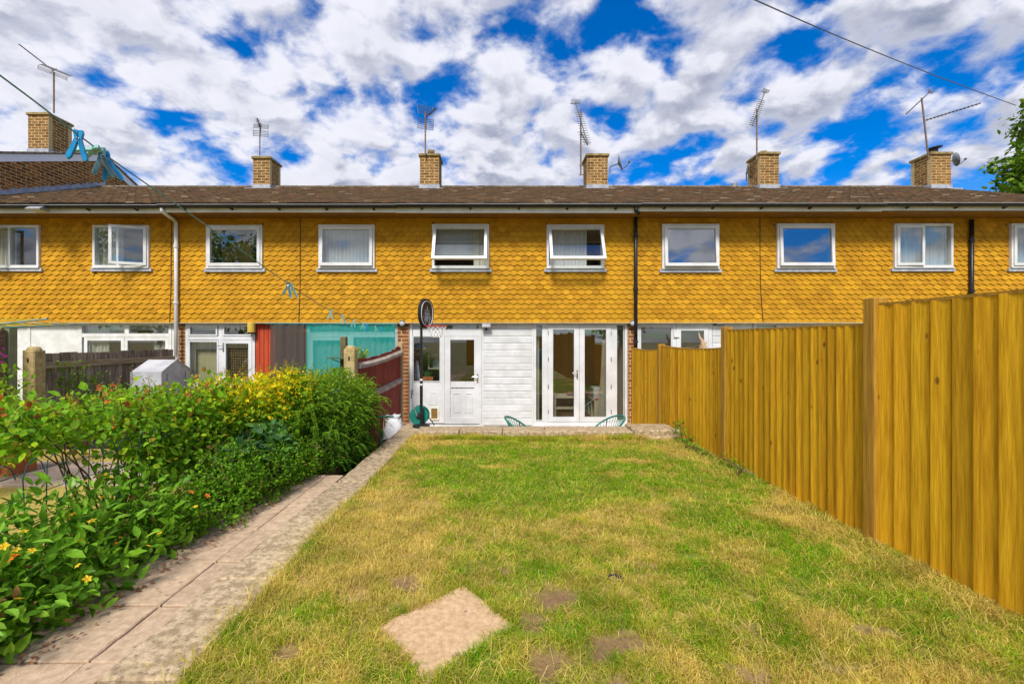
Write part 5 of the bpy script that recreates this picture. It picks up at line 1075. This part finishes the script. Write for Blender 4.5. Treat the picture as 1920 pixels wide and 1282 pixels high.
# ---------------------------------------------------------------- aerials, dishes, wires
def aerial(label, base, top, booms, mast=.016, mmat=RUST):
    t = thing('tv_aerial', label, 'aerial', base, 'tv aerials on the chimneys'); base, top = Vector(base), Vector(top); MB().tube([base, top], mast * 1.25, 8).build('mast', mmat, t)
    for (a, b, n, el, axis, grid, fb) in booms:
        a, b = Vector(a), Vector(b); MB().tube([a, b], .014, 6).build('boom', DKMET, t); ax = Vector(axis).normalized(); d = (b - a).normalized(); up = d.cross(ax).normalized()
        for i in range(n):
            p = a.lerp(b, (i + .5) / n * (.78 if grid else 1)); MB().tube([p - ax * el * .5, p + ax * el * .5], .008, 5).build('director', DKMET, t)
        if grid:
            w, h, bars = grid; c = b; m = MB()
            for s in (-1, 1):
                for k in range(bars):
                    q = c + up * s * (h * (.12 + .88 * (k + .5) / bars)) + d * abs((k + .5) / bars) * .06; m.tube([q - ax * w / 2, q + ax * w / 2], .007, 5)
                for e in (-.5, .5): m.tube([c + up * s * h * .1 + ax * w * e, c + up * s * h + ax * w * e + d * .06], .006, 5)
            m.tube([c - up * h, c + up * h], .008, 5); m.build('reflector', METAL if fb else DKMET, t)
            if fb == 2: MB().box(c.x - .03, c.x + .03, c.y - .05, c.y + .03, c.z + .02, c.z + .06).build('dipole_box', YLAMP, t)
    return t
ya = 12.7
wp = lambda px, py, y=ya: (X(px, y), y, Z(py, y))
tA = wp(101, 136)
aerial('aerial with long slanting boom on the far left chimney', wp(101, 212), tA, [(wp(35, 83, 12.1), wp(100, 133), 16, .06, (.5, 1, 0), (.62, .20, 4), 2)])
aerial('small grid aerial on the chimney above the red boards', wp(487, 297), wp(487.5, 232), [(wp(482, 222, 12.2), wp(489, 243), 6, .10, (1, .2, 0), (.38, .19, 4), 0)], .012, DKMET)
aerial('tall grid aerial on the chimney pot stack left of centre', wp(797.5, 292, 12.35), wp(797.5, 210, 12.35), [(wp(818, 203, 12.0), wp(799, 219, 12.4), 6, .12, (.9, .3, 0), (.42, .34, 6), 0)])
aerial('long tilted aerial on a mast beside the satellite dish chimney', wp(1089, 328, 12.5), wp(1089, 206, 12.5), [(wp(1102, 270, 11.9), wp(1079, 193, 12.8), 14, .22, (1, .25, .12), (.26, .07, 3), 1), (wp(1102, 273, 12.4), wp(1088, 246, 12.5), 6, .20, (1, .25, .12), None, 0)])
br = bpy.data.objects['tv_aerial.003']
for py in (311, 328): MB().tube([wp(1086, py, 12.5), wp(1103, py, 12.5)], .012, 6).build('bracket', RUST, br)
aerial('slanting aerial on the chimney right of the satellite dish', wp(1419, 300, 12.44), wp(1419, 205, 12.44), [(wp(1410, 237, 12.1), wp(1434, 173, 12.6), 14, .22, (1, .3, -.1), (.20, .06, 3), 0)])
aerial('double aerial with long horizontal boom on the far right chimney', wp(1741, 300, 12.38), wp(1728, 184, 12.33), [(wp(1699, 214, 12.0), wp(1744, 172, 12.5), 14, .10, (.6, 1, .3), (.30, .09, 3), 1), (wp(1838, 194, 11.9), wp(1732, 227, 12.4), 15, .16, (.25, 1, 0), None, 0)])
def dish(label, px, py, y, r, yaw, tilt, wallx, lnb=True):
    c = Vector(wp(px, py, y)); t = thing('satellite_dish', label, 'satellite dish', c, 'satellite dishes on the chimneys')
    R = Matrix.Rotation(yaw, 4, 'Z') @ Matrix.Rotation(tilt, 4, 'X'); mb = MB(); mb.T = Matrix.Translation(c) @ R
    mb.lathe([(.001, .0), (r * .5, -r * .07), (r, -r * .25), (r * 1.01, -r * .23), (r * .5, -r * .04), (.001, .03)], (0, 0, 0), 24, 'y'); mb.build('reflector', DISH, t, smooth=True)
    m = MB(); m.T = mb.T; m.tube([(0, 0, -r * .9), (0, -r * .7, -r * .75), (0, -r * 1.25, -r * .35)], .012, 6); m.lathe([(.02, -r * 1.4), (.035, -r * 1.25), (.02, -r * 1.12)], (0, 0, -r * .3), 10, 'y'); m.build('feed_arm', DKMET, t)
    MB().tube([c + R @ Vector((0, .03, 0)), (wallx, c.y + .1, c.z - .05), (wallx, c.y + .1, c.z - .22)], .014, 6).build('wall_bracket', DKMET, t)
dish('grey satellite dish standing off the right side of the centre chimney', 1160, 307, 12.7, .22, 1.15, -.25, X(1142, 12.7) + .05)
dish('satellite dish peeping out left of the slanting aerial chimney', 1401, 323, 12.95, .19, .9, -.2, X(1405, 12.9))
dish('small grey satellite dish behind the far right chimney', 1789, 300, 12.9, .19, 1.2, -.2, X(1780, 12.9))
cw = thing('chimney_cowl', 'dark tilted cowl plate on the far right chimney', 'cowl', wp(1750, 285, 12.7)); m = MB(); m.T = Matrix.Translation(wp(1752, 278, 12.7)) @ Matrix.Rotation(-.12, 4, 'Y'); m.lathe([(.02, -.03), (.17, -.01), (.17, .015), (.02, .03)], (0, 0, 0), 16); m.build('plate', DARK, cw); MB().lathe([(.10, -.10), (.10, 0.), (.08, .0)], wp(1750, 281, 12.7), 14).build('collar', DARK, cw)
tag(MB().tube([(X(1415 + 490 * t, 8.2 + 9 * t), 8.2 + 9 * t, Z(0 + 198 * (t * 1.12 - .12 * t * t), 8.2 + 9 * t)) for t in [k / 12 - .25 for k in range(16)]], .012, 6).build('overhead_cable', DKMET), 'dark overhead cable crossing the sky at upper right', 'cable')

# washing line and pegs
LP = [(-1.0, -3.0, H + 1.45), (-1.12, -.6, H + .98), (-1.19, .6, H + .73), (-1.2, 1.095, H + .637), (-1.2, 1.39, H + .565), (-1.22, 1.945, H + .470), (-1.25, 2.73, H + .330), (-1.40, 3.8, H + .245), (-1.58, 5.0, H + .215), (-1.79, 6.5, H + .198), (-2.10, 9.36, H + .25)]
def lerp_line(y):
    for a, b in zip(LP[:-1], LP[1:]):
        if a[1] <= y <= b[1]: t = (y - a[1]) / (b[1] - a[1]); return Vector(a).lerp(Vector(b), t)
def smooth_path(P, n=8):
    out = []
    for i in range(len(P) - 1):
        p0, p1, p2, p3 = (Vector(P[max(0, min(len(P) - 1, j))]) for j in (i - 1, i, i + 1, i + 2))
        for k in range(n): t = k / n; out.append(.5 * ((2 * p1) + (p2 - p0) * t + (2 * p0 - 5 * p1 + 4 * p2 - p3) * t * t + (3 * p1 - p0 - 3 * p2 + p3) * t ** 3))
    return out + [Vector(P[-1])]
wl_ = MB(); wl_.tube(smooth_path(LP, 4), .0022, 6); tag(wl_.build('washing_line', CORD), 'teal washing line running from upper left down to the houses', 'washing line')
pp = thing('line_post', 'timber washing line post behind the viewer', 'post', (-1.0, -3.05, 0)); MB().tube([(-1.0, -3.05, 0), (-1.0, -3.05, H + 1.5)], .045, 10).build('shaft', POSTW, pp); MB().tube([(-1.0, -3.05, H + 1.45), (-1.0, -2.97, H + 1.45)], .012, 6).build('hook', METAL, pp)
def peg_parts(mat):
    """two sprung arms crossing at the jaw"""
    out = []
    for s in (-1, 1):
        pr = [(s * .001, .018), (s * .0085, .020), (s * .0105, .012), (s * .0075, -.004), (s * .012, -.020), (s * .0215, -.046), (s * .0235, -.056), (s * .019, -.062), (s * .0125, -.055), (s * .0045, -.028), (s * .001, -.012)]
        if s < 0: pr = pr[::-1]
        m = MB(); m.prism(pr, -.0055, .0055, 'y'); me = bpy.data.meshes.new('peg_arm'); me.from_pydata(m.v, [], m.f); me.materials.append(mat); out.append(('arm', me))
    m = MB(); m.tube([(.004 * math.cos(t), -.0075 + t * .0006, -.006 + .004 * math.sin(t)) for t in [k * .7 for k in range(27)]], .0009, 5); me = bpy.data.meshes.new('spring'); me.from_pydata(m.v, [], m.f); me.materials.append(CHROME); out.append(('spring', me)); return out
PEG = {'b': peg_parts(BLUEP), 'g': peg_parts(PALEG), 'd': peg_parts(GREYPEG)}
for (y, c, rot, sc, label) in [(1.30, 'b', (.05, .08, .35), 1.0, 'large bright blue clothes peg nearest on the washing line'), (1.352, 'g', (1.35, .3, 1.45), .92, 'pale green clothes peg lying sideways on the line between two blue pegs'), (1.375, 'd', (-.1, -.05, .9), 1.05, 'grey green clothes peg hanging behind the pale green one'), (1.393, 'b', (.0, -.25, .75), 1.05, 'second bright blue clothes peg just right of the pale green one'),
        (2.70, 'd', (.0, .15, .3), 1., 'dark blue grey peg of the pair in front of the tile wall'), (2.76, 'g', (.1, -.2, .5), 1., 'pale peg of the pair in front of the tile wall'), (3.80, 'g', (0, .1, .3), 1., 'pale peg alone on the line above the teal netting'), (4.30, 'g', (0, -.1, .4), 1., 'pale peg second after the pair toward the house'), (4.95, 'g', (0, .2, .3), 1., 'pale peg third after the pair toward the house'), (5.55, 'g', (0, 0, .2), 1., 'pale peg fourth after the pair toward the house'),
        (5.85, 'b', (0, .2, .2), 1., 'blue peg on the far part of the line'), (6.7, 'g', (0, -.2, .3), 1., 'pale peg close to the house end of the line'), (7.3, 'b', (0, .1, .3), 1., 'blue peg closest to the house end of the line')]:
    p = lerp_line(y); t = thing('clothes_peg', label, 'clothes peg', p + Vector((0, 0, -.008)), 'pegs on the washing line'); t.rotation_euler = rot; t.scale = (sc * 1.05,) * 3
    for nm, me in PEG[c]: o = bpy.data.objects.new(nm, me); COL.objects.link(o); o.parent = t
# rotary airer at the left
ra = thing('rotary_airer', 'rotary airer arm with yellow and green lines at the left edge', 'rotary airer', (-6.1, 5.0, 0))
MB().tube([(-6.1, 5.0, 0), (-6.1, 5.0, H + .1)], .022, 10).build('pole', METAL, ra); AX, AY, AZ = -6.1, 5.0, H + .06
tips = []
for k in range(4):
    a = -.18 + k * math.pi / 2; tip = Vector((AX + 1.42 * math.cos(a), AY + 1.42 * math.sin(a), H + .225)); tips.append(tip); MB().tube([(AX, AY, AZ + .05), tip], [.013, .009], 8).build('arm', M('arm_plastic', (.10, .30, .30), (.22, .33, .35), .4, 30), ra)
for f_, mt in ((.97, YCORD), (.86, YCORD), (.74, YCORD), (.62, YCORD), (.50, M('green_cord', (.02, .35, .12))), (.38, bpy.data.materials['green_cord'])):
    c = Vector((AX, AY, AZ + .05)); q = [c.lerp(t, f_) for t in tips]; pts = []
    for a, b in zip(q, q[1:] + q[:1]): pts += [a, a.lerp(b, .5) + Vector((0, 0, -.012))]
    MB().tube(pts + [q[0]], .0035, 5).build('line', mt, ra)
e0 = Vector((AX, AY, AZ + .05)).lerp(tips[0], .62); MB().tube([e0, e0 + Vector((-.06, 0, -.05)), e0 + Vector((-.10, 0, -.13)), e0 + Vector((-.14, .0, -.20))], .004, 5).build('line_end', YCORD, ra)

# ---------------------------------------------------------------- garden things
# basketball stand
YB = 7.62; bx = X(790, YB)
bs = thing('basketball_stand', 'black basketball stand with oval backboard, red rim and white net', 'basketball hoop', (bx, YB, .03)); bz = Z(582, YB)
MB().tube([(bx, YB, .028), (bx, YB, 1.0)], .026, 12).build('pole', BLACK, bs); MB().tube([(bx, YB, 1.0), (bx, YB, bz - .05)], .022, 12).build('upper_pole', BLACK, bs); MB().lathe([(.15, .028), (.14, .06), (.04, .08)], (bx, YB, 0), 16).build('base', BLACK, bs)
for z in (.72, .80): MB().lathe([(.0265, z), (.028, z + .003), (.028, z + .03), (.0265, z + .033)], (bx, YB, 0), 12).build('pole_sticker', WHITE, bs)
RB = Matrix.Translation((X(799, YB), YB - .02, Z(588, YB))) @ Matrix.Rotation(math.radians(68), 4, 'Z')
def oval(w, h, n=28, flat=.0): return [(w * math.copysign(abs(math.cos(t)) ** .85, math.cos(t)), h * math.copysign(abs(math.sin(t)) ** .85, math.sin(t))) for t in [2 * math.pi * k / n for k in range(n)]]
m = MB(); m.T = RB; m.prism([(a * (1.0 if b > -.1 else 1 - (-.1 - b) * 1.1), b) for a, b in oval(.22, .245)], -.022, .022); bd = m.build('backboard', BLACK, bs)
m = MB(); m.T = RB; ov = oval(.180, .205); m.tube([(a, -.025, b) for a, b in ov] + [(ov[0][0], -.025, ov[0][1])], .006, 5); m.build('white_ring', WHITE, bd)
m = MB(); m.T = RB
for (a, b) in (((-.07, .02), (.07, .02)), ((.07, .02), (.055, -.11)), ((-.07, .02), (-.055, -.11)), ((-.075, .05), (.075, .05)), ((-.045, .02), (.03, -.15)), ((.0, .02), (-.04, -.13)), ((.045, .02), (-.02, -.15)), ((.0, .02), (.05, -.11)), ((-.12, -.04), (-.05, -.18)), ((.12, -.04), (.05, -.18)), ((0, .12), (0, .05))): m.tube([(a[0], -.025, a[1]), (b[0], -.025, b[1])], .0034, 5)
m.build('printed_hoop_mark', M('pale_print', (.34, .33, .38)), bd)
rc = Vector((X(821, YB), YB - .16, Z(612, YB))); rr = .165; RED = M('red_rim', (.50, .03, .02), (.58, .06, .04), .4, 20)
m = MB(); m.tube([(rc.x + rr * math.cos(t), rc.y + rr * math.sin(t), rc.z) for t in [2 * math.pi * k / 28 for k in range(29)]], .009, 6); m.tube([(X(800, YB), YB - .05, rc.z + .01), (rc.x - rr, rc.y, rc.z)], .014, 6); m.tube([(X(800, YB), YB - .05, rc.z - .03), (rc.x - rr * .9, rc.y - .04, rc.z)], .010, 6); m.build('rim', RED, bs)
m = MB(); NC = M('net_cord', (.72, .70, .66))
for k in range(12):
    for s in (-1, 1):
        pts = []
        for j in range(5):
            a = 2 * math.pi * (k + s * j * .5) / 12; q = rr * (1 - .12 * j - .02 * j); pts.append((rc.x + q * math.cos(a), rc.y + q * math.sin(a), rc.z - .045 * j))
        m.tube(pts, .004, 4)
m.build('net', NC, bs, 'stuff')
# hose reel
hr = thing('hose_reel', 'green hose reel with grey handle standing behind the pole', 'hose reel', (X(787, 7.8), 7.8, .03)); c = (X(787, 7.8), 7.8, .03 + .165)
for yv in (-.09, .07): MB().lathe([(.03, yv), (.155, yv), (.160, yv + .012), (.155, yv + .024), (.03, yv + .024)], c, 24, 'y').build('flange', GREENP, hr)
MB().lathe([(.10, -.07), (.115, -.03), (.11, .03), (.10, .07)], c, 20, 'y').build('coiled_hose', M('hose_green', (.01, .13, .09), None, .5), hr); MB().lathe([(.001, -.11), (.05, -.105), (.05, -.09), (.001, -.09)], c, 12, 'y').build('hub', BLACK, hr)
MB().tube([(c[0] - .02, c[1] - .12, c[2]), (c[0] - .10, c[1] - .12, c[2] + .22), (c[0] - .115, c[1] - .10, c[2] + .42)], .009, 8).build('handle', METAL, hr); MB().tube([(c[0] - .12, c[1] - .1, c[2] + .30), (c[0] - .115, c[1] - .1, c[2] + .44)], .018, 8).build('spray_gun', DKMET, hr)
MB().tube([(c[0] + .15, c[1], c[2] - .03), (c[0] + .22, c[1] - .05, c[2] - .10), (c[0] + .26, c[1] - .08, c[2] - .16)], .009, 6).build('stand_leg', BLACK, hr)
# rope chairs: round rim, cords to a lower ring, tripod legs
def rope_chair(label, loc, rot):
    t = thing('rope_chair', label, 'chair', loc, 'green rope chairs on the patio'); R = .36
    rim = [Vector((R * math.cos(a), R * .95 * math.sin(a) * 1.0, .325 + .26 * math.sin(a) + .02 * math.cos(2 * a))) for a in [2 * math.pi * k / 36 for k in range(36)]]
    MB().tube(rim + [rim[0]], .016, 8).build('rim', GREENP, t, local=True); low = [Vector((.13 * math.cos(a), .13 * math.sin(a) - .03, .17)) for a in [2 * math.pi * k / 36 for k in range(36)]]
    MB().tube(low + [low[0]], .010, 6).build('seat_ring', GREENP, t, local=True)
    for k in range(36): MB().tube([rim[k], rim[k].lerp(low[k], .5) + Vector((0, 0, -.05)), low[k]], .005, 5).build('cord', GREENP, t, local=True)
    for a in (.5, 2.64, 4.71): MB().tube([rim[int(a / (2 * math.pi) * 36)] * .98, (.13 * math.cos(a), .13 * math.sin(a) - .03, .16), (.30 * math.cos(a + 3.14), .30 * math.sin(a + 3.14), .0)], .010, 6).build('leg', BLACK, t, local=True)
    t.rotation_euler = (0, 0, rot); t.scale = (1, 1, 1); return t
rope_chair('green rope chair at left with only its back rim above the wall', (.45, 8.05, -.45), 1.45); rope_chair('green rope chair at right in front of the French doors', (1.90, 8.15, -.45), -1.42)
# white sack, scooter, dark bag
sk = MB(); sx_, sy_ = -1.79, 7.75
sk.lathe([(.12, -.45), (.165, -.36), (.17, -.2), (.155, -.06), (.165, .0), (.150, .08), (.125, .13), (.10, .165), (.125, .205), (.06, .19)], (sx_, sy_, 0), 11)
for i, v in enumerate(sk.v): sk.v[i] = (v[0] + .022 * math.sin(v[2] * 37 + i * 1.3), v[1] + .02 * math.sin(i * 1.7), v[2] + .022 * math.sin(i * 2.3))
tag(sk.build('rubble_sack', SACK, smooth=True), 'crumpled white sacks standing between red fence and kerb wall', 'sack')
sc = thing('push_scooter', 'teal handled push scooter leaning behind the kerb wall', 'scooter', (-1.83, 7.0, -.45)); tx = X(720, 7.)
MB().tube([(X(704, 7.), 7., Z(781, 7.)), (X(738, 7.), 7., Z(781, 7.))], .016, 8).build('handlebar', GREENP, sc); MB().tube([(tx, 7., Z(781, 7.)), (X(717, 7.), 7., Z(812, 7.))], .012, 8).build('stem', CHROME, sc); MB().tube([(X(717, 7.), 7., Z(808, 7.)), (X(712, 7.), 6.98, Z(845, 7.)), (X(709, 7.), 6.97, -.32)], .019, 8).build('lower_stem', M('scooter_green', (.01, .20, .12)), sc)
MB().lathe([(.03, -.015), (.085, -.014), (.09, 0), (.085, .014), (.03, .015)], (X(709, 7.), 6.97, -.355), 18, 'x').build('front_wheel', BLUE, sc); MB().bbox(X(709, 7.) - .05, X(709, 7.) + .05, 7.02, 7.5, -.39, -.36, .01).build('deck', BLUE, sc); MB().lathe([(.03, -.014), (.06, -.013), (.06, .013), (.03, .014)], (X(709, 7.), 7.52, -.385), 16, 'x').build('rear_wheel', BLACK, sc)
tag(MB().lathe([(.10, -.45), (.17, -.36), (.16, -.22), (.09, -.13), (.02, -.11)], (-1.78, 7.32, 0), 12).build('bin_bag', DARK, smooth=True), 'black bag slumped on the ground beside the scooter', 'bag')
# small plastic greenhouse
gh = thing('plastic_greenhouse', 'small pale plastic sheet greenhouse by the old grey fence', 'greenhouse', (-5.6, 7.9, -.45)); g0, g1 = X(249, 7.5), X(345, 8.0); yq0, yq1 = 7.45, 8.15
ga = X(292, yq0); xs0, xs1 = -6.02, -5.52
ze, zrg = Z(697, yq0), Z(675, 7.6); mid = (yq0 + yq1) / 2
MB().add([(xs0, yq0, -.45), (xs1, yq0, -.45), (xs1, yq1, -.45), (xs0, yq1, -.45), (xs0, yq0, ze), (xs1, yq0, ze), (xs1, yq1, ze), (xs0, yq1, ze), (xs0 + .02, mid, zrg), (xs1, mid, zrg)],
         [(0, 1, 5, 4), (1, 2, 6, 9, 5), (2, 3, 7, 6), (3, 0, 4, 8, 7), (4, 5, 9, 8), (6, 7, 8, 9)]).build('cover', SHEET, gh)
for (a, b) in (((xs1 + .006, yq0), (xs1 + .006, yq0)), ((xs1 + .006, yq1), (xs1 + .006, yq1)), ((xs0, yq0 - .006), (xs0, yq0 - .006))): MB().tube([(a[0], a[1], -.45), (b[0], b[1], ze)], .010, 6).build('frame_pole', METAL, gh)
for yv in (yq0 + .12, yq1 - .14): MB().tube([(xs1 + .004, yv, -.45), (xs1 + .004, yv, ze - .03)], .004, 5).build('zip', DKMET, gh)
MB().tube([(xs1 + .006, yq0, ze), (xs1 + .006, mid, zrg), (xs1 + .006, yq1, ze)], .009, 6).build('roof_hoop', METAL, gh)
# terracotta pot in the neighbour's garden; driftwood and things above the right fence
pt = thing('terracotta_pot', 'orange terracotta trough on the neighbouring path at the left edge', 'pot', (X(18, 5.0), 5.0, .012)); MB().bbox(X(-14, 5.), X(38, 5.), 4.9, 5.2, .012, .18, .02).build('trough', TERRA, pt); MB().bbox(X(-16, 5.), X(40, 5.), 4.88, 5.22, .181, .215, .01).build('rim', TERRA, pt)
dw = thing('driftwood_ornament', 'twisted pale driftwood ornament above the right fence', 'ornament', (X(1315, 8.6), 8.6, Z(658, 8.6))); DW = M('driftwood', (.45, .30, .16), (.60, .44, .28), .9, 20, 5)
MB().tube([wp(1318, 690, 8.6), wp(1320, 655, 8.6), wp(1317, 640, 8.6), wp(1312, 632, 8.6), wp(1310, 623, 8.6)], [.05, .05, .035, .02, .008], 7).build('trunk_piece', DW, dw)
for a, b in (((1319, 650), (1326, 640)), ((1318, 645), (1312, 652)), ((1320, 652), (1328, 650)), ((1318, 655), (1310, 647))): MB().tube([wp(*a, 8.6), wp((a[0] + b[0]) / 2 + 1, (a[1] + b[1]) / 2 - 2, 8.6), wp(*b, 8.6)], [.02, .014, .005], 6).build('twig', DW, dw)
MB().bbox(X(1290, 8.6), X(1335, 8.6), 8.4, 8.9, -.45, Z(664, 8.6), .02).build('plinth', CONC, dw)
gt_ = thing('garden_table', 'pale tilted table top behind the right fence by the driftwood', 'table', (X(1313, 8.75), 8.95, -.45)); m = MB(); m.T = Matrix.Translation(wp(1313, 654, 9.05)) @ Matrix.Rotation(-.08, 4, 'Y'); m.bbox(-.20, .26, -.12, .12, -.012, .012, .006); m.build('table_top', M('pale_top', (.55, .55, .56)), gt_); MB().tube([(X(1313, 9.05), 9.05, -.45), wp(1313, 655, 9.05)], .03, 10).build('leg', METAL, gt_)
